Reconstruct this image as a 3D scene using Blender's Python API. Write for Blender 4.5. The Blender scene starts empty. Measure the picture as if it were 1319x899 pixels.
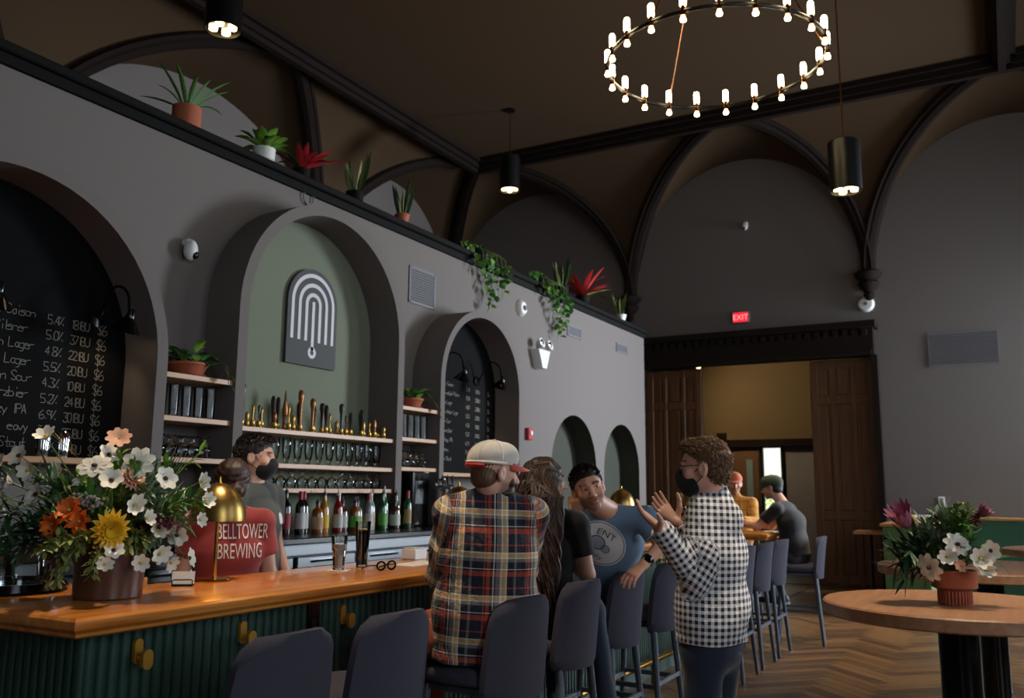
import bpy, bmesh, math, random
import numpy as np
from mathutils import Vector as V, Matrix as M, Euler
from mathutils.bvhtree import BVHTree
random.seed(7); PI = math.pi; R_ = math.radians
SC = bpy.context.scene; COL = SC.collection

# ---------------------------------------------------------------- camera, world, light, exposure
F = 1133.7; CX, CY, HC = 659.5, 449.5, 1.47
def _cam_axes():
    vy = V((1300-CX, -(637-CY), -F)).normalized()
    x = -V((-1396-CX, -(616-CY), -F)); x = (x - vy*x.dot(vy)).normalized()
    return M((x, vy, x.cross(vy)))
RC = _cam_axes()
cd = bpy.data.cameras.new('camera'); cam = bpy.data.objects.new('camera', cd); COL.objects.link(cam)
cam.matrix_world = M.Translation((0, 0, HC)) @ RC.to_4x4()
cd.sensor_width = 36; cd.lens = F*36/1319; cd.clip_start = .05; cd.clip_end = 200
cd.dof.use_dof = True; cd.dof.focus_distance = 3.9; cd.dof.aperture_fstop = 3.2
SC.camera = cam
SC.view_settings.view_transform = 'Standard'; SC.view_settings.look = 'None'
SC.view_settings.exposure = 0.0; SC.view_settings.gamma = 1; SC.view_settings.use_curve_mapping = False
w = bpy.data.worlds.new('world'); SC.world = w; w.use_nodes = True
w.node_tree.nodes['Background'].inputs[0].default_value = (.80, .90, 1, 1)
w.node_tree.nodes['Background'].inputs[1].default_value = 1.0
sl_ = bpy.data.lights.new('sun', 'SUN'); sl_.energy = 34; sl_.angle = .01; sl_.color = (1, .95, .85)
so_ = bpy.data.objects.new('sun', sl_); COL.objects.link(so_); so_.rotation_euler = V((1, .8, -1)).to_track_quat('-Z', 'Y').to_euler()
def area(name, loc, direction, sx, sy, power, col, spread=180):
    l = bpy.data.lights.new(name, 'AREA'); l.shape = 'RECTANGLE'; l.size = sx; l.size_y = sy
    l.energy = power; l.color = col; l.spread = R_(spread)
    o = bpy.data.objects.new(name, l); COL.objects.link(o); o.location = loc
    o.rotation_euler = V(direction).to_track_quat('-Z', 'Y').to_euler(); return o
DAY = (.82, .91, 1.0)
# daylight entering the tall windows of the hall (end wall, right-hand wall, wall behind the camera)
area('window_daylight_end', (3.9, 14.75, 3.3), (-1, -.42, -.06), 1.9, 3.4, 660, DAY, 100)
area('window_daylight_side', (5.4, 11.2, 3.3), (-1, -.05, -.05), 1.9, 3.4, 60, DAY, 130)
area('window_daylight_mid', (5.4, 5.5, 3.3), (-1, .45, -.06), 1.9, 3.4, 88, DAY, 150)
area('window_daylight_near', (5.4, -.5, 3.3), (-1, .25, -.1), 1.9, 3.4, 105, DAY, 160)
area('window_daylight_rear', (1.0, -5.8, 3.3), (-.1, 1, -.05), 1.9, 3.4, 12, DAY, 160)

# ---------------------------------------------------------------- helpers
def C(h):
    h = h.lstrip('#'); o = []
    for i in (0, 2, 4):
        c = int(h[i:i+2], 16)/255; o.append(c/12.92 if c <= .04045 else ((c+.055)/1.055)**2.4)
    return (*o, 1)
MATS = {}
def nm(name):
    m = bpy.data.materials.new(name); m.use_nodes = True; MATS[name] = m
    nt = m.node_tree; return m, nt, nt.nodes, nt.links, nt.nodes['Principled BSDF']
def mat(name, col, rough=.6, metal=0, bump=0, bscale=60, var=0, vscale=6, emit=None, es=1, coat=0, stretch=None, spec=.5, sheen=0, sss=0):
    m, nt, N, L, b = nm(name)
    c = C(col) if isinstance(col, str) else col
    b.inputs['Base Color'].default_value = c; b.inputs['Roughness'].default_value = rough
    b.inputs['Metallic'].default_value = metal; b.inputs['Specular IOR Level'].default_value = spec
    if coat: b.inputs['Coat Weight'].default_value = coat; b.inputs['Coat Roughness'].default_value = .15
    if sheen: b.inputs['Sheen Weight'].default_value = sheen
    if emit: b.inputs['Emission Color'].default_value = C(emit); b.inputs['Emission Strength'].default_value = es
    if bump or var:
        tc = N.new('ShaderNodeTexCoord'); src = tc.outputs['Object']
        if stretch:
            mp = N.new('ShaderNodeMapping'); mp.inputs['Scale'].default_value = stretch; L.new(src, mp.inputs[0]); src = mp.outputs[0]
    if var:
        n = N.new('ShaderNodeTexNoise'); n.inputs['Scale'].default_value = vscale; n.inputs['Detail'].default_value = 4; L.new(src, n.inputs[0])
        r = N.new('ShaderNodeMix'); r.data_type = 'RGBA'
        r.inputs[6].default_value = tuple(min(1, x*(1-var)) for x in c[:3]) + (1,)
        r.inputs[7].default_value = tuple(min(1, x*(1+var)) for x in c[:3]) + (1,)
        L.new(n.outputs[0], r.inputs[0]); L.new(r.outputs[2], b.inputs['Base Color'])
    if bump:
        n = N.new('ShaderNodeTexNoise'); n.inputs['Scale'].default_value = bscale; n.inputs['Detail'].default_value = 5; L.new(src, n.inputs[0])
        bp = N.new('ShaderNodeBump'); bp.inputs['Strength'].default_value = bump; bp.inputs['Distance'].default_value = .02
        L.new(n.outputs[0], bp.inputs['Height']); L.new(bp.outputs[0], b.inputs['Normal'])
    return m
def wood(name, c1, c2, scale=(1, 12, 12), rough=.45, coat=0, rnd=0):
    m, nt, N, L, b = nm(name)
    tc = N.new('ShaderNodeTexCoord'); mp = N.new('ShaderNodeMapping'); mp.inputs['Scale'].default_value = scale
    L.new(tc.outputs['Object'], mp.inputs[0])
    n = N.new('ShaderNodeTexNoise'); n.inputs['Scale'].default_value = 3; n.inputs['Detail'].default_value = 8; n.inputs['Distortion'].default_value = .6
    L.new(mp.outputs[0], n.inputs[0]); fac = n.outputs[0]
    if rnd:
        oi = N.new('ShaderNodeObjectInfo'); ge = N.new('ShaderNodeNewGeometry')
        a = N.new('ShaderNodeMath'); a.operation = 'ADD'; L.new(oi.outputs['Random'], a.inputs[0]); L.new(ge.outputs['Random Per Island'], a.inputs[1])
        fr = N.new('ShaderNodeMath'); fr.operation = 'FRACT'; L.new(a.outputs[0], fr.inputs[0])
        mm = N.new('ShaderNodeMath'); mm.operation = 'MULTIPLY_ADD'; L.new(fr.outputs[0], mm.inputs[0]); mm.inputs[1].default_value = rnd; L.new(n.outputs[0], mm.inputs[2])
        sb = N.new('ShaderNodeMath'); sb.operation = 'SUBTRACT'; L.new(mm.outputs[0], sb.inputs[0]); sb.inputs[1].default_value = rnd/2; fac = sb.outputs[0]
    cr = N.new('ShaderNodeValToRGB'); e = cr.color_ramp.elements
    e[0].position = .3; e[0].color = C(c1); e[1].position = .7; e[1].color = C(c2)
    L.new(fac, cr.inputs[0]); L.new(cr.outputs[0], b.inputs['Base Color'])
    b.inputs['Roughness'].default_value = rough
    if coat: b.inputs['Coat Weight'].default_value = coat; b.inputs['Coat Roughness'].default_value = .12
    bp = N.new('ShaderNodeBump'); bp.inputs['Strength'].default_value = .08; L.new(n.outputs[0], bp.inputs['Height']); L.new(bp.outputs[0], b.inputs['Normal'])
    return m
def glassmat(name, tint='#ffffff', refl=.9):
    m, nt, N, L, b = nm(name); N.remove(b); out = N['Material Output']
    t = N.new('ShaderNodeBsdfTransparent'); t.inputs[0].default_value = C(tint)
    g = N.new('ShaderNodeBsdfGlossy'); g.inputs['Roughness'].default_value = .04; g.inputs[0].default_value = (refl, refl, refl, 1)
    lw = N.new('ShaderNodeLayerWeight'); lw.inputs[0].default_value = .38
    mx = N.new('ShaderNodeMixShader'); L.new(lw.outputs['Fresnel'], mx.inputs[0]); L.new(t.outputs[0], mx.inputs[1]); L.new(g.outputs[0], mx.inputs[2])
    L.new(mx.outputs[0], out.inputs[0]); return m

class MB:
    def __init__(s): s.v = []; s.f = []
    def add(s, vs, fs):
        o = len(s.v); s.v += [tuple(x) for x in vs]; s.f += [tuple(i+o for i in q) for q in fs]; return s
    def box(s, c, d, rz=0, b=0, rot=None):
        hx, hy, hz = d[0]/2, d[1]/2, d[2]/2; b = min(b, hx*.9, hy*.9, hz*.9)
        m = rot or M.Rotation(rz, 3, 'Z'); c = V(c)
        if b <= 0:
            vs = [(x*hx, y*hy, z*hz) for x in (-1, 1) for y in (-1, 1) for z in (-1, 1)]
            fs = [(0, 1, 3, 2), (4, 6, 7, 5), (0, 4, 5, 1), (2, 3, 7, 6), (0, 2, 6, 4), (1, 5, 7, 3)]
            return s.add([m @ V(p)+c for p in vs], fs)
        bm = bmesh.new(); bmesh.ops.create_cube(bm, size=1)
        for q in bm.verts: q.co = V((q.co.x*d[0], q.co.y*d[1], q.co.z*d[2]))
        bmesh.ops.bevel(bm, geom=bm.edges[:], offset=b, segments=1, affect='EDGES')
        bm.verts.index_update(); s.add([m @ q.co+c for q in bm.verts], [[q.index for q in f.verts] for f in bm.faces]); bm.free(); return s
    def tube(s, pts, r, n=8, caps=True, flat=1.0):
        pts = [V(p) for p in pts]; k = len(pts); rs = r if hasattr(r, '__len__') else [r]*k
        up = None; vs = []
        for i, p in enumerate(pts):
            t = (pts[min(i+1, k-1)]-pts[max(i-1, 0)]).normalized()
            if up is None:
                a = V((0, 0, 1)) if abs(t.z) < .9 else V((1, 0, 0)); up = (a-t*a.dot(t)).normalized()
            else:
                up = (up-t*up.dot(t)); up = up.normalized() if up.length > 1e-6 else V((1, 0, 0))
            sd = t.cross(up)
            for j in range(n):
                a = 2*PI*j/n; vs.append(p+(sd*math.cos(a)+up*math.sin(a)*flat)*rs[i])
        fs = [(i*n+j, i*n+(j+1) % n, (i+1)*n+(j+1) % n, (i+1)*n+j) for i in range(k-1) for j in range(n)]
        if caps: fs += [tuple(range(n-1, -1, -1)), tuple((k-1)*n+j for j in range(n))]
        return s.add(vs, fs)
    def lathe(s, prof, n=24, c=(0, 0, 0), sx=1, sy=1, rot=None):
        vs = []; rows = []; c = V(c)
        for r, z in prof:
            if r < 1e-6: rows.append([len(vs)]); vs.append(V((0, 0, z)))
            else:
                rows.append(list(range(len(vs), len(vs)+n)))
                vs += [V((r*sx*math.cos(2*PI*j/n), r*sy*math.sin(2*PI*j/n), z)) for j in range(n)]
        fs = []
        for a, b in zip(rows, rows[1:]):
            for j in range(n):
                k = (j+1) % n
                if len(a) == 1 and len(b) == 1: continue
                if len(a) == 1: fs.append((a[0], b[k], b[j]))
                elif len(b) == 1: fs.append((a[j], a[k], b[0]))
                else: fs.append((a[j], a[k], b[k], b[j]))
        if rot: vs = [rot @ q for q in vs]
        return s.add([q+c for q in vs], fs)
    def ell(s, c, r, n=12, rot=None):
        r = (r, r, r) if not hasattr(r, '__len__') else r
        pr = [(math.sin(PI*i/(n//2+2)), -math.cos(PI*i/(n//2+2))) for i in range(n//2+3)]
        pr[0] = (0, -1); pr[-1] = (0, 1); vs0 = MB().lathe(pr, n)
        vs = [V((q[0]*r[0], q[1]*r[1], q[2]*r[2])) for q in vs0.v]
        if rot: vs = [rot @ q for q in vs]
        return s.add([q+V(c) for q in vs], vs0.f)
    def prism(s, poly, a0, a1, fn):
        n = len(poly); vs = [fn(p[0], p[1], a0) for p in poly]+[fn(p[0], p[1], a1) for p in poly]
        fs = [(i, (i+1) % n, n+(i+1) % n, n+i) for i in range(n)]+[tuple(range(n-1, -1, -1)), tuple(range(n, 2*n))]
        return s.add(vs, fs)
    def grid(s, fn, nu, nv):
        vs = [fn(i/nu, j/nv) for i in range(nu+1) for j in range(nv+1)]; q = nv+1
        return s.add(vs, [(i*q+j, (i+1)*q+j, (i+1)*q+j+1, i*q+j+1) for i in range(nu) for j in range(nv)])
    def leaf(s, base, d, L, wd, bend=.3, n=4, up=(0, 0, 1), fold=.25, tip=.02):
        d = V(d).normalized(); up = V(up); sd = d.cross(up)
        sd = sd.normalized() if sd.length > 1e-4 else V((1, 0, 0)); nn = sd.cross(d); p = V(base); vs = []
        for i in range(n+1):
            t = i/n; wv = wd*max(tip, math.sin(PI*min(1, (t*.92+.06)))**.8)/2
            vs += [p-sd*wv+nn*wv*fold, p, p+sd*wv+nn*wv*fold]
            dd = (d-up*bend*t).normalized(); p = p+dd*(L/n); nn = sd.cross(dd)
        return s.add(vs, [(i*3+a, i*3+a+1, i*3+a+4, i*3+a+3) for i in range(n) for a in (0, 1)])
def mesh(name, mb, m=None, smooth=True, ang=40, recalc=True):
    me = bpy.data.meshes.new(name); me.from_pydata([tuple(q) for q in mb.v], [], mb.f)
    if recalc:
        bm = bmesh.new(); bm.from_mesh(me); bmesh.ops.recalc_face_normals(bm, faces=bm.faces); bm.to_mesh(me); bm.free()
    if smooth:
        me.polygons.foreach_set('use_smooth', [True]*len(me.polygons)); me.set_sharp_from_angle(angle=R_(ang))
    if m: me.materials.append(MATS[m] if isinstance(m, str) else m)
    me.update(); return me
def ob(name, mb, m=None, parent=None, loc=(0, 0, 0), rz=0, smooth=True, ang=40, label=None, cat=None, group=None, kind=None, recalc=True):
    me = mb if isinstance(mb, bpy.types.Mesh) else mesh(name, mb, m, smooth, ang, recalc)
    o = bpy.data.objects.new(name, me); COL.objects.link(o); o.location = loc; o.rotation_euler = (0, 0, rz)
    if parent: o.parent = parent
    return tag(o, label, cat, group, kind)
def tag(o, label=None, cat=None, group=None, kind=None):
    for k, q in (('label', label), ('category', cat), ('group', group), ('kind', kind)):
        if q: o[k] = q
    return o
def thing(name, label, cat, loc=(0, 0, 0), rz=0, group=None):
    o = bpy.data.objects.new(name, None); COL.objects.link(o); o.location = loc; o.rotation_euler = (0, 0, rz); o.empty_display_size = .1
    return tag(o, label, cat, group)
def struct(name, mb, m, parent=None, smooth=False, **k):
    return ob(name, mb, m, parent, smooth=smooth, kind='structure' if not parent else None, **k)
def dup(root, loc=None, rz=None, label=None, group=None, parent=None):
    r = root.copy(); COL.objects.link(r)
    if parent: r.parent = parent
    if loc is not None: r.location = loc
    if rz is not None: r.rotation_euler = (0, 0, rz)
    if label: r['label'] = label
    if group: r['group'] = group
    for ch in [c for c in root.children]: dup(ch, parent=r)
    return r
def arc(cy, r, zs, n=24): return [(cy-r*math.cos(PI*i/n), zs+r*math.sin(PI*i/n)) for i in range(n+1)]
def text2d(s, size, shear=0, align='CENTER', res=3, extrude=0):
    c = bpy.data.curves.new('t', 'FONT'); c.body = s; c.size = size; c.shear = shear; c.align_x = align; c.resolution_u = res; c.extrude = extrude
    o = bpy.data.objects.new('t', c); COL.objects.link(o); dg = bpy.context.evaluated_depsgraph_get(); me = bpy.data.meshes.new_from_object(o.evaluated_get(dg))
    vs = [q.co.copy() for q in me.vertices]; fs = [tuple(p.vertices) for p in me.polygons]
    bpy.data.objects.remove(o); bpy.data.curves.remove(c); bpy.data.meshes.remove(me); return vs, fs

# ---------------------------------------------------------------- materials
mat('wall_paint', '#6a6360', .85, bump=.03, bscale=120); mat('ceiling_paint', '#4a3a2b', .95, bump=.03, bscale=80, spec=.1)
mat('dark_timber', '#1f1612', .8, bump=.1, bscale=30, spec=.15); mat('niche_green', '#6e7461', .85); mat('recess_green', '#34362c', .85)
mat('chalkboard', '#08090b', .85, var=.25, vscale=3, spec=.12); mat('chalk', '#807f7a', .95); mat('cap_black', '#0e0d0d', .8, spec=.15)
wood('oak', '#9a6a3e', '#b98754', (2, .6, 14), .4); wood('bar_wood', '#b0601c', '#e39643', (9, .5, 9), .28, coat=.6)
wood('door_wood', '#54351d', '#70492a', (10, 10, .6), .5); wood('floor_wood', '#4e3520', '#7d5a36', (1.2, 12, 4), .38, rnd=.5)
wood('table_wood', '#a07050', '#bb8c68', (10, .7, 8), .4)
mat('bar_green', '#1a3d32', .5, var=.15, vscale=8); mat('booth_green', '#4d6a3d', .6); mat('booth_green_dark', '#2c5644', .6)
mat('brass', '#c8963c', .22, 1, bump=.02, bscale=200); mat('copper', '#b5794f', .25, 1); mat('black_metal', '#0c0c0d', .35, .3)
mat('gloss_black', '#070708', .12); mat('steel', '#6f7275', .4, 1); mat('brass_hook', '#c9963e', .35, .6); mat('chrome', '#d8dadc', .08, 1)
mat('fabric_grey', '#42414d', .95, bump=.25, bscale=350, var=.2, vscale=200, spec=.2); mat('leg_grey', '#4d5461', .42, .25)
mat('white_plastic', '#d9d9d8', .4); mat('vent_grey', '#656368', .6); mat('terracotta', '#a4573a', .8, var=.12, vscale=12); mat('brown_ceramic', '#5b3424', .35)
mat('white_pot', '#d8d6d2', .4); mat('counter_black', '#101113', .25); mat('sign_dark', '#3b3b3b', .7); mat('sign_white', '#c9c6cc', .6)
glassmat('glass', '#f4f7f7'); glassmat('pane', '#eef2f2', .6)

# ================================================================ THE HALL
XW, XF = -4.9, -4.57           # bar wall face, front plane of the arched surrounds
YB, ZC, DC = 15.0, 7.5, 1.7    # end wall, ceiling height, depth of the cove
XL, XR, YR = -9.9, 5.6, -6.0
fx = lambda y, z, x: (x, y, z)
# ---- floor: subfloor + herringbone planks
floor = struct('floor', MB().box((-2.1, 7, -.06), (15.4, 27, .096)), 'floor_wood')
PLW, PLL = .11, .66
plank_me = mesh('plank', MB().box((0, 0, -.006), (PLL-.003, PLW-.003, .012), b=.0015), 'floor_wood', False)
spots = []
c45 = math.sqrt(.5); sdx = PLW/c45
for i in range(-60, 61):
    for j in range(-28, 29):
        # herringbone: two planks per cell in the rotated frame
        for k in (0, 1):
            if k == 0: u, v_, a = i*PLW+j*PLL + PLL/2, i*PLW-j*PLL*1.0+PLW/2, 0
            else: u, v_, a = i*PLW+j*PLL-PLW/2+0, i*PLW-j*PLL+PLL/2, 1
            x = (u-v_)*c45; y = (u+v_)*c45+7
            if -2.9 < x < 5.3 and .3 < y < 14.9: spots.append((x, y, a))
def vis(p):                     # the stretch of floor seen between the stools, the tables and the end wall
    x, y, a = p; return (math.hypot(x+1.0, y) if (-1.75 < x < .6 and 4.6 < y) else 99+y)
spots.sort(key=vis)
for x, y, a in spots[:295]:
    o = ob('plank', plank_me, parent=floor, loc=(x, y, 0)); o.rotation_euler = (0, 0, R_(45)+a*PI/2)
rest = MB()
for x, y, a in spots[295:]: rest.box((x, y, -.006), (PLL-.003, PLW-.003, .012), rz=R_(45)+a*PI/2)
ob('planks', rest, 'floor_wood', floor, smooth=False, kind='stuff', recalc=False)

# ---- outer walls of the hall
wt = .3
struct('wall_outer_left', MB().box((XL-wt/2, (YB+YR)/2, ZC/2), (wt, YB-YR, ZC)), 'wall_paint')
def wall_with_windows(name, horiz, at, lo, hi, wins):
    # wall pierced by window openings (a0, a1, z0, z1) along its length
    mb = MB(); cur = lo
    def bx(a0, a1, z0, z1):
        if a1-a0 < .01 or z1-z0 < .01: return
        if horiz: mb.box(((a0+a1)/2, at+wt/2, (z0+z1)/2), (a1-a0, wt, z1-z0))
        else: mb.box((at+wt/2, (a0+a1)/2, (z0+z1)/2), (wt, a1-a0, z1-z0))
    for a0, a1, z0, z1 in wins:
        bx(cur, a0, 0, ZC); bx(a0, a1, 0, z0); bx(a0, a1, z1, ZC); cur = a1
    bx(cur, hi, 0, ZC); return struct(name, mb, 'wall_paint')
wall_with_windows('wall_right', False, XR, YR, YB, [(-1.5, .5, 1.5, 5.1), (4.5, 6.5, 1.5, 5.1), (10.2, 12.2, 1.5, 5.1)])
wall_with_windows('wall_rear', True, YR-wt, XL, XR, [(0, 2, 1.5, 5.1)])
wall_with_windows('wall_back', True, YB, XL, XR, [(-5.62, -1.75, 0, 4.1), (2.9, 4.9, 1.5, 5.1)])
def sash(n, horiz, at, a0, a1, z0, z1):
    fr = MB(); 
    def bar(p0, p1, q0, q1):
        if horiz: fr.box(((p0+p1)/2, at, (q0+q1)/2), (p1-p0, .06, q1-q0))
        else: fr.box((at, (p0+p1)/2, (q0+q1)/2), (.06, p1-p0, q1-q0))
    for a in (a0, (a0+a1)/2-.03, a1-.06): bar(a, a+.06, z0, z1)
    for z in (z0, (z0+z1)/2, z1-.06): bar(a0, a1, z, z+.06)
    o = struct('window_%d' % n, fr, 'dark_timber'); p = MB()
    if horiz: p.box(((a0+a1)/2, at, (z0+z1)/2), (a1-a0-.02, .01, z1-z0-.02))
    else: p.box((at, (a0+a1)/2, (z0+z1)/2), (.01, a1-a0-.02, z1-z0-.02))
    ob('pane', p, 'pane', o, smooth=False)
sash(1, False, XR+.2, -1.5, .5, 1.5, 5.1); sash(2, False, XR+.2, 4.5, 6.5, 1.5, 5.1); sash(3, False, XR+.2, 10.2, 12.2, 1.5, 5.1)
sash(4, True, YB+.2, 2.9, 4.9, 1.5, 5.1); sash(5, True, YR-.2, 0, 2, 1.5, 5.1)

# ---- ceiling: flat centre, vaulted cove with lunettes, moulded ribs on corbels
ZK, ZP = 4.95, 7.31
bx_c = [-9.9, -5.85, -1.74, 2.37, 5.6]; bx_a = [-8.2, -3.56, .33, 3.9]
ly_c = [15.0, 10.95, 5.6, .8, -2.6, -6.0]; ly_a = [13.3, 8.45, 3.2, -.9, -4.3]
def quarter(c, a, z0, z1, t): return V((c[0]+(a[0]-c[0])*(1-math.cos(t)), c[1]+(a[1]-c[1])*(1-math.cos(t)), z0+(z1-z0)*math.sin(t)))
NT = 18; ts = [PI/2*i/NT for i in range(NT+1)]
ceil = MB().box((( -8.2+XR)/2, (YR+13.3)/2, ZC+.05), (XR+8.2, 13.3-YR, .1)).box(((3.9+XR)/2, 14.15, ZC+.05), (XR-3.9, 1.7, .1)).box(((XL-8.2)/2, -5.15, ZC+.05), (1.7, 1.7, .1))
ribs = []
def side(cs, as_):
    for i, a in enumerate(as_):                    # lunette i lies between corbel i and i+1
        c0, c1 = cs[i], cs[i+1]
        mid = ((c0[0]+c1[0])/2, (c0[1]+c1[1])/2)
        for c in (c0, c1):
            ceil.grid(lambda u, v_, c=c: quarter(c, mid, ZK, ZP, PI/2*u).lerp(quarter(c, a, ZK, ZC, PI/2*u), v_), NT, 4)
            ribs.append((c, a))
    for i in range(1, len(as_)):                   # web rising from corbel i between two neighbouring ribs
        c = cs[i]; a0, a1 = as_[i-1], as_[i]
        ceil.grid(lambda u, v_: quarter(c, a0, ZK, ZC, PI/2*u).lerp(quarter(c, a1, ZK, ZC, PI/2*u), v_), NT, 4)
side([(x, YB) for x in bx_c], [(x, YB-DC) for x in bx_a])
side([(XL, y) for y in ly_c], [(XL+DC, y) for y in ly_a])
struct('ceiling', ceil, 'ceiling_paint', smooth=True, ang=35, recalc=False)
done = set(); n_tr = 20
for c, a in ribs:
    k = (c, a)
    if k in done: continue
    done.add(k); r = MB()
    pts = [quarter(c, a, ZK, ZC-.02, t) for t in ts]
    hv = V((a[0]-c[0], a[1]-c[1], 0)).normalized(); sd = V((-hv.y, hv.x, 0))
    r.tube([p-V((0, 0, .03)) for p in pts], .1, 8)
    for s_ in (-.09, .09): r.tube([p+sd*s_ for p in pts], .055, 6)
    o = struct('trim_%d' % n_tr, r, 'dark_timber', smooth=True); n_tr += 1
bord = [((-8.2, -4.3), (-8.2, 13.3)), ((-8.2, 13.3), (5.5, 13.3)), ((.33, -5.9), (.33, 13.25))]
for p, q in bord:
    p = V((*p, ZC)); q = V((*q, ZC)); L_ = (q-p).length; r = MB()
    for wd, dz, hh in ((.34, -.04, .08), (.2, -.12, .1), (.1, -.2, .08)):
        if abs(q.x-p.x) > .1: r.box((p+q)/2+V((0, 0, dz)), (L_, wd, hh))
        else: r.box((p+q)/2+V((0, 0, dz)), (wd, L_, hh))
    struct('trim_%d' % n_tr, r, 'dark_timber'); n_tr += 1
corb = mesh('corbel', MB().lathe([(0, -.42), (.05, -.4), (.09, -.34), (.07, -.28), (.13, -.22), (.17, -.14), (.13, -.09), (.2, -.03), (.22, .03), (.16, .07), (0, .08)], 16), 'dark_timber')
for c in [(x, YB-.12) for x in bx_c[1:4]]+[(XL+.12, y) for y in ly_c[1:5]]+[(XL+.14, YB-.14)]:
    o = ob('trim_%d' % n_tr, corb, loc=(c[0], c[1], ZK), kind='structure'); n_tr += 1

# ---- the bar wall: free-standing partition with two small arched recesses
def fill_with_holes(outer, holes, fn):
    bm = bmesh.new()
    for loop in [outer]+holes:
        vs = [bm.verts.new(fn(*p)) for p in loop]
        for a, b in zip(vs, vs[1:]+vs[:1]): bm.edges.new((a, b))
    bmesh.ops.triangle_fill(bm, use_beauty=True, edges=bm.edges[:]); bm.verts.index_update()
    r = ([q.co.copy() for q in bm.verts], [[q.index for q in f.verts] for f in bm.faces]); bm.free(); return r
YE, ZT, XBK = 13.05, 3.94, -5.32
rec = [(9.78, 11.15, 1.766), (11.42, 12.77, 1.766)]
holes = [[(y0, .95)]+arc((y0+y1)/2, (y1-y0)/2, zs, 20)+[(y1, .95)] for y0, y1, zs in rec]
bw = MB().add(*fill_with_holes([(-1, 0), (YE, 0), (YE, ZT), (-1, ZT)], holes, lambda y, z: V((XW, y, z))))
bw.add([(XW, -1, 0), (XBK, -1, 0), (XBK, YE, 0), (XW, YE, 0), (XW, -1, ZT), (XBK, -1, ZT), (XBK, YE, ZT), (XW, YE, ZT)], [(0, 1, 5, 4), (1, 2, 6, 5), (2, 3, 7, 6), (4, 5, 6, 7)])
wall = struct('wall_left', bw, 'wall_paint')
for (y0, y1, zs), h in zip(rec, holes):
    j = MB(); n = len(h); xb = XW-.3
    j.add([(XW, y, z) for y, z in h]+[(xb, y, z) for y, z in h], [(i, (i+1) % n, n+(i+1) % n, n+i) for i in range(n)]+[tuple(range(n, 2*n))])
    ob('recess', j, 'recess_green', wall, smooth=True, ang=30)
struct('trim_1', MB().box((-5.1, (YE-1)/2, ZT+.03), (.54, YE+1.06, .06), b=.01).box((XW+.015, (YE-1)/2, ZT-.03), (.03, YE+1.02, .07)), 'cap_black')
# ---- three arched surrounds standing proud of the wall
ARCH = [(2.71, .945, 2.25, .08), (5.27, .881, 2.731, .085), (7.6165, .7285, 2.483, .07)]   # centre, inner radius, springing, rim
ZCT = 1.15
for i, (cy, r, zs, t) in enumerate(ARCH):
    inn = [(cy-r, ZCT)]+arc(cy, r, zs, 32)+[(cy+r, ZCT)]; out = [(cy-r-t, ZCT)]+arc(cy, r+t, zs, 32)+[(cy+r+t, ZCT)]
    n = len(inn); m_ = MB(); vs = [(x, y, z) for x in (XF, XW) for lp in (inn, out) for y, z in lp]
    fs = []
    for k in range(n-1):
        fs += [(k, k+1, n+k+1, n+k), (k, k+1, 2*n+k+1, 2*n+k), (n+k, n+k+1, 3*n+k+1, 3*n+k)]
    fs += [(0, n, 3*n, 2*n), (n-1, 2*n-1, 4*n-1, 3*n-1)]
    struct('trim_%d' % (i+2), m_.add(vs, fs), 'wall_paint', smooth=True, ang=30)
def arch_panel(name, i, z0, m, x0=XW+.002, x1=XW+.03, parent=None):
    cy, r, zs, t = ARCH[i]; r -= .001
    return MB().prism([(cy-r, z0)]+arc(cy, r, zs, 32)+[(cy+r, z0)], x0, x1, fx)
struct('trim_5', arch_panel('back_panel', 1, ZCT, None, x1=XW+.012), 'niche_green')

# ---- double doorway in the end wall: lintel with dentils, two tall sliding doors
lint = struct('trim_6', MB().box((-3.68, YB-.1, 3.9), (3.95, .34, .5)).box((-3.68, YB-.16, 4.12), (4.05, .48, .1)).box((-3.68, YB-.12, 3.68), (3.9, .4, .07)), 'dark_timber')
den = mesh('dentil', MB().box((0, 0, 0), (.08, .08, .09)), 'dark_timber', False)
for k in range(27): ob('dentil', den, parent=lint, loc=(-5.55+k*.143, YB-.3, 4.0))
struct('trim_7', MB().box((-1.72, YB-.05, 1.82), (.1, .3, 3.64)), 'dark_timber')
struct('trim_8', MB().box((-5.66, YB-.05, 1.82), (.1, .3, 3.64)), 'dark_timber')
def big_door(n, x0, x1):
    d = tag(bpy.data.objects.new('door_%d' % n, None), kind='structure'); COL.objects.link(d); d.location = ((x0+x1)/2, YB+.12, 0)
    wd = x1-x0; rows = [.06, 1.12, 2.98, 3.62]; st = .12
    ob('door_leaf', MB().box((0, .02, 1.82), (wd, .03, 3.62)), 'door_wood', d, smooth=False)
    for x in (-wd/2+st/2, -wd/6, wd/6, wd/2-st/2): ob('stile', MB().box((x, -.005, 1.82), (st if abs(x) > wd/4 else .07, .05, 3.62), b=.008), 'door_wood', d, smooth=False)
    for z in rows: ob('rail', MB().box((0, -.006, min(max(z, .12), 3.55)), (wd, .042, .14), b=.006), 'door_wood', d, smooth=False)
    for a, b in zip(rows, rows[1:]):
        for x in (-wd/3, 0, wd/3): ob('panel', MB().box((x, .005, (a+b)/2), (wd/3-.16, .03, b-a-.15), b=.012), 'door_wood', d, smooth=False)
big_door(1, -5.62, -4.61); big_door(2, -2.76, -1.76)
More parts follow.
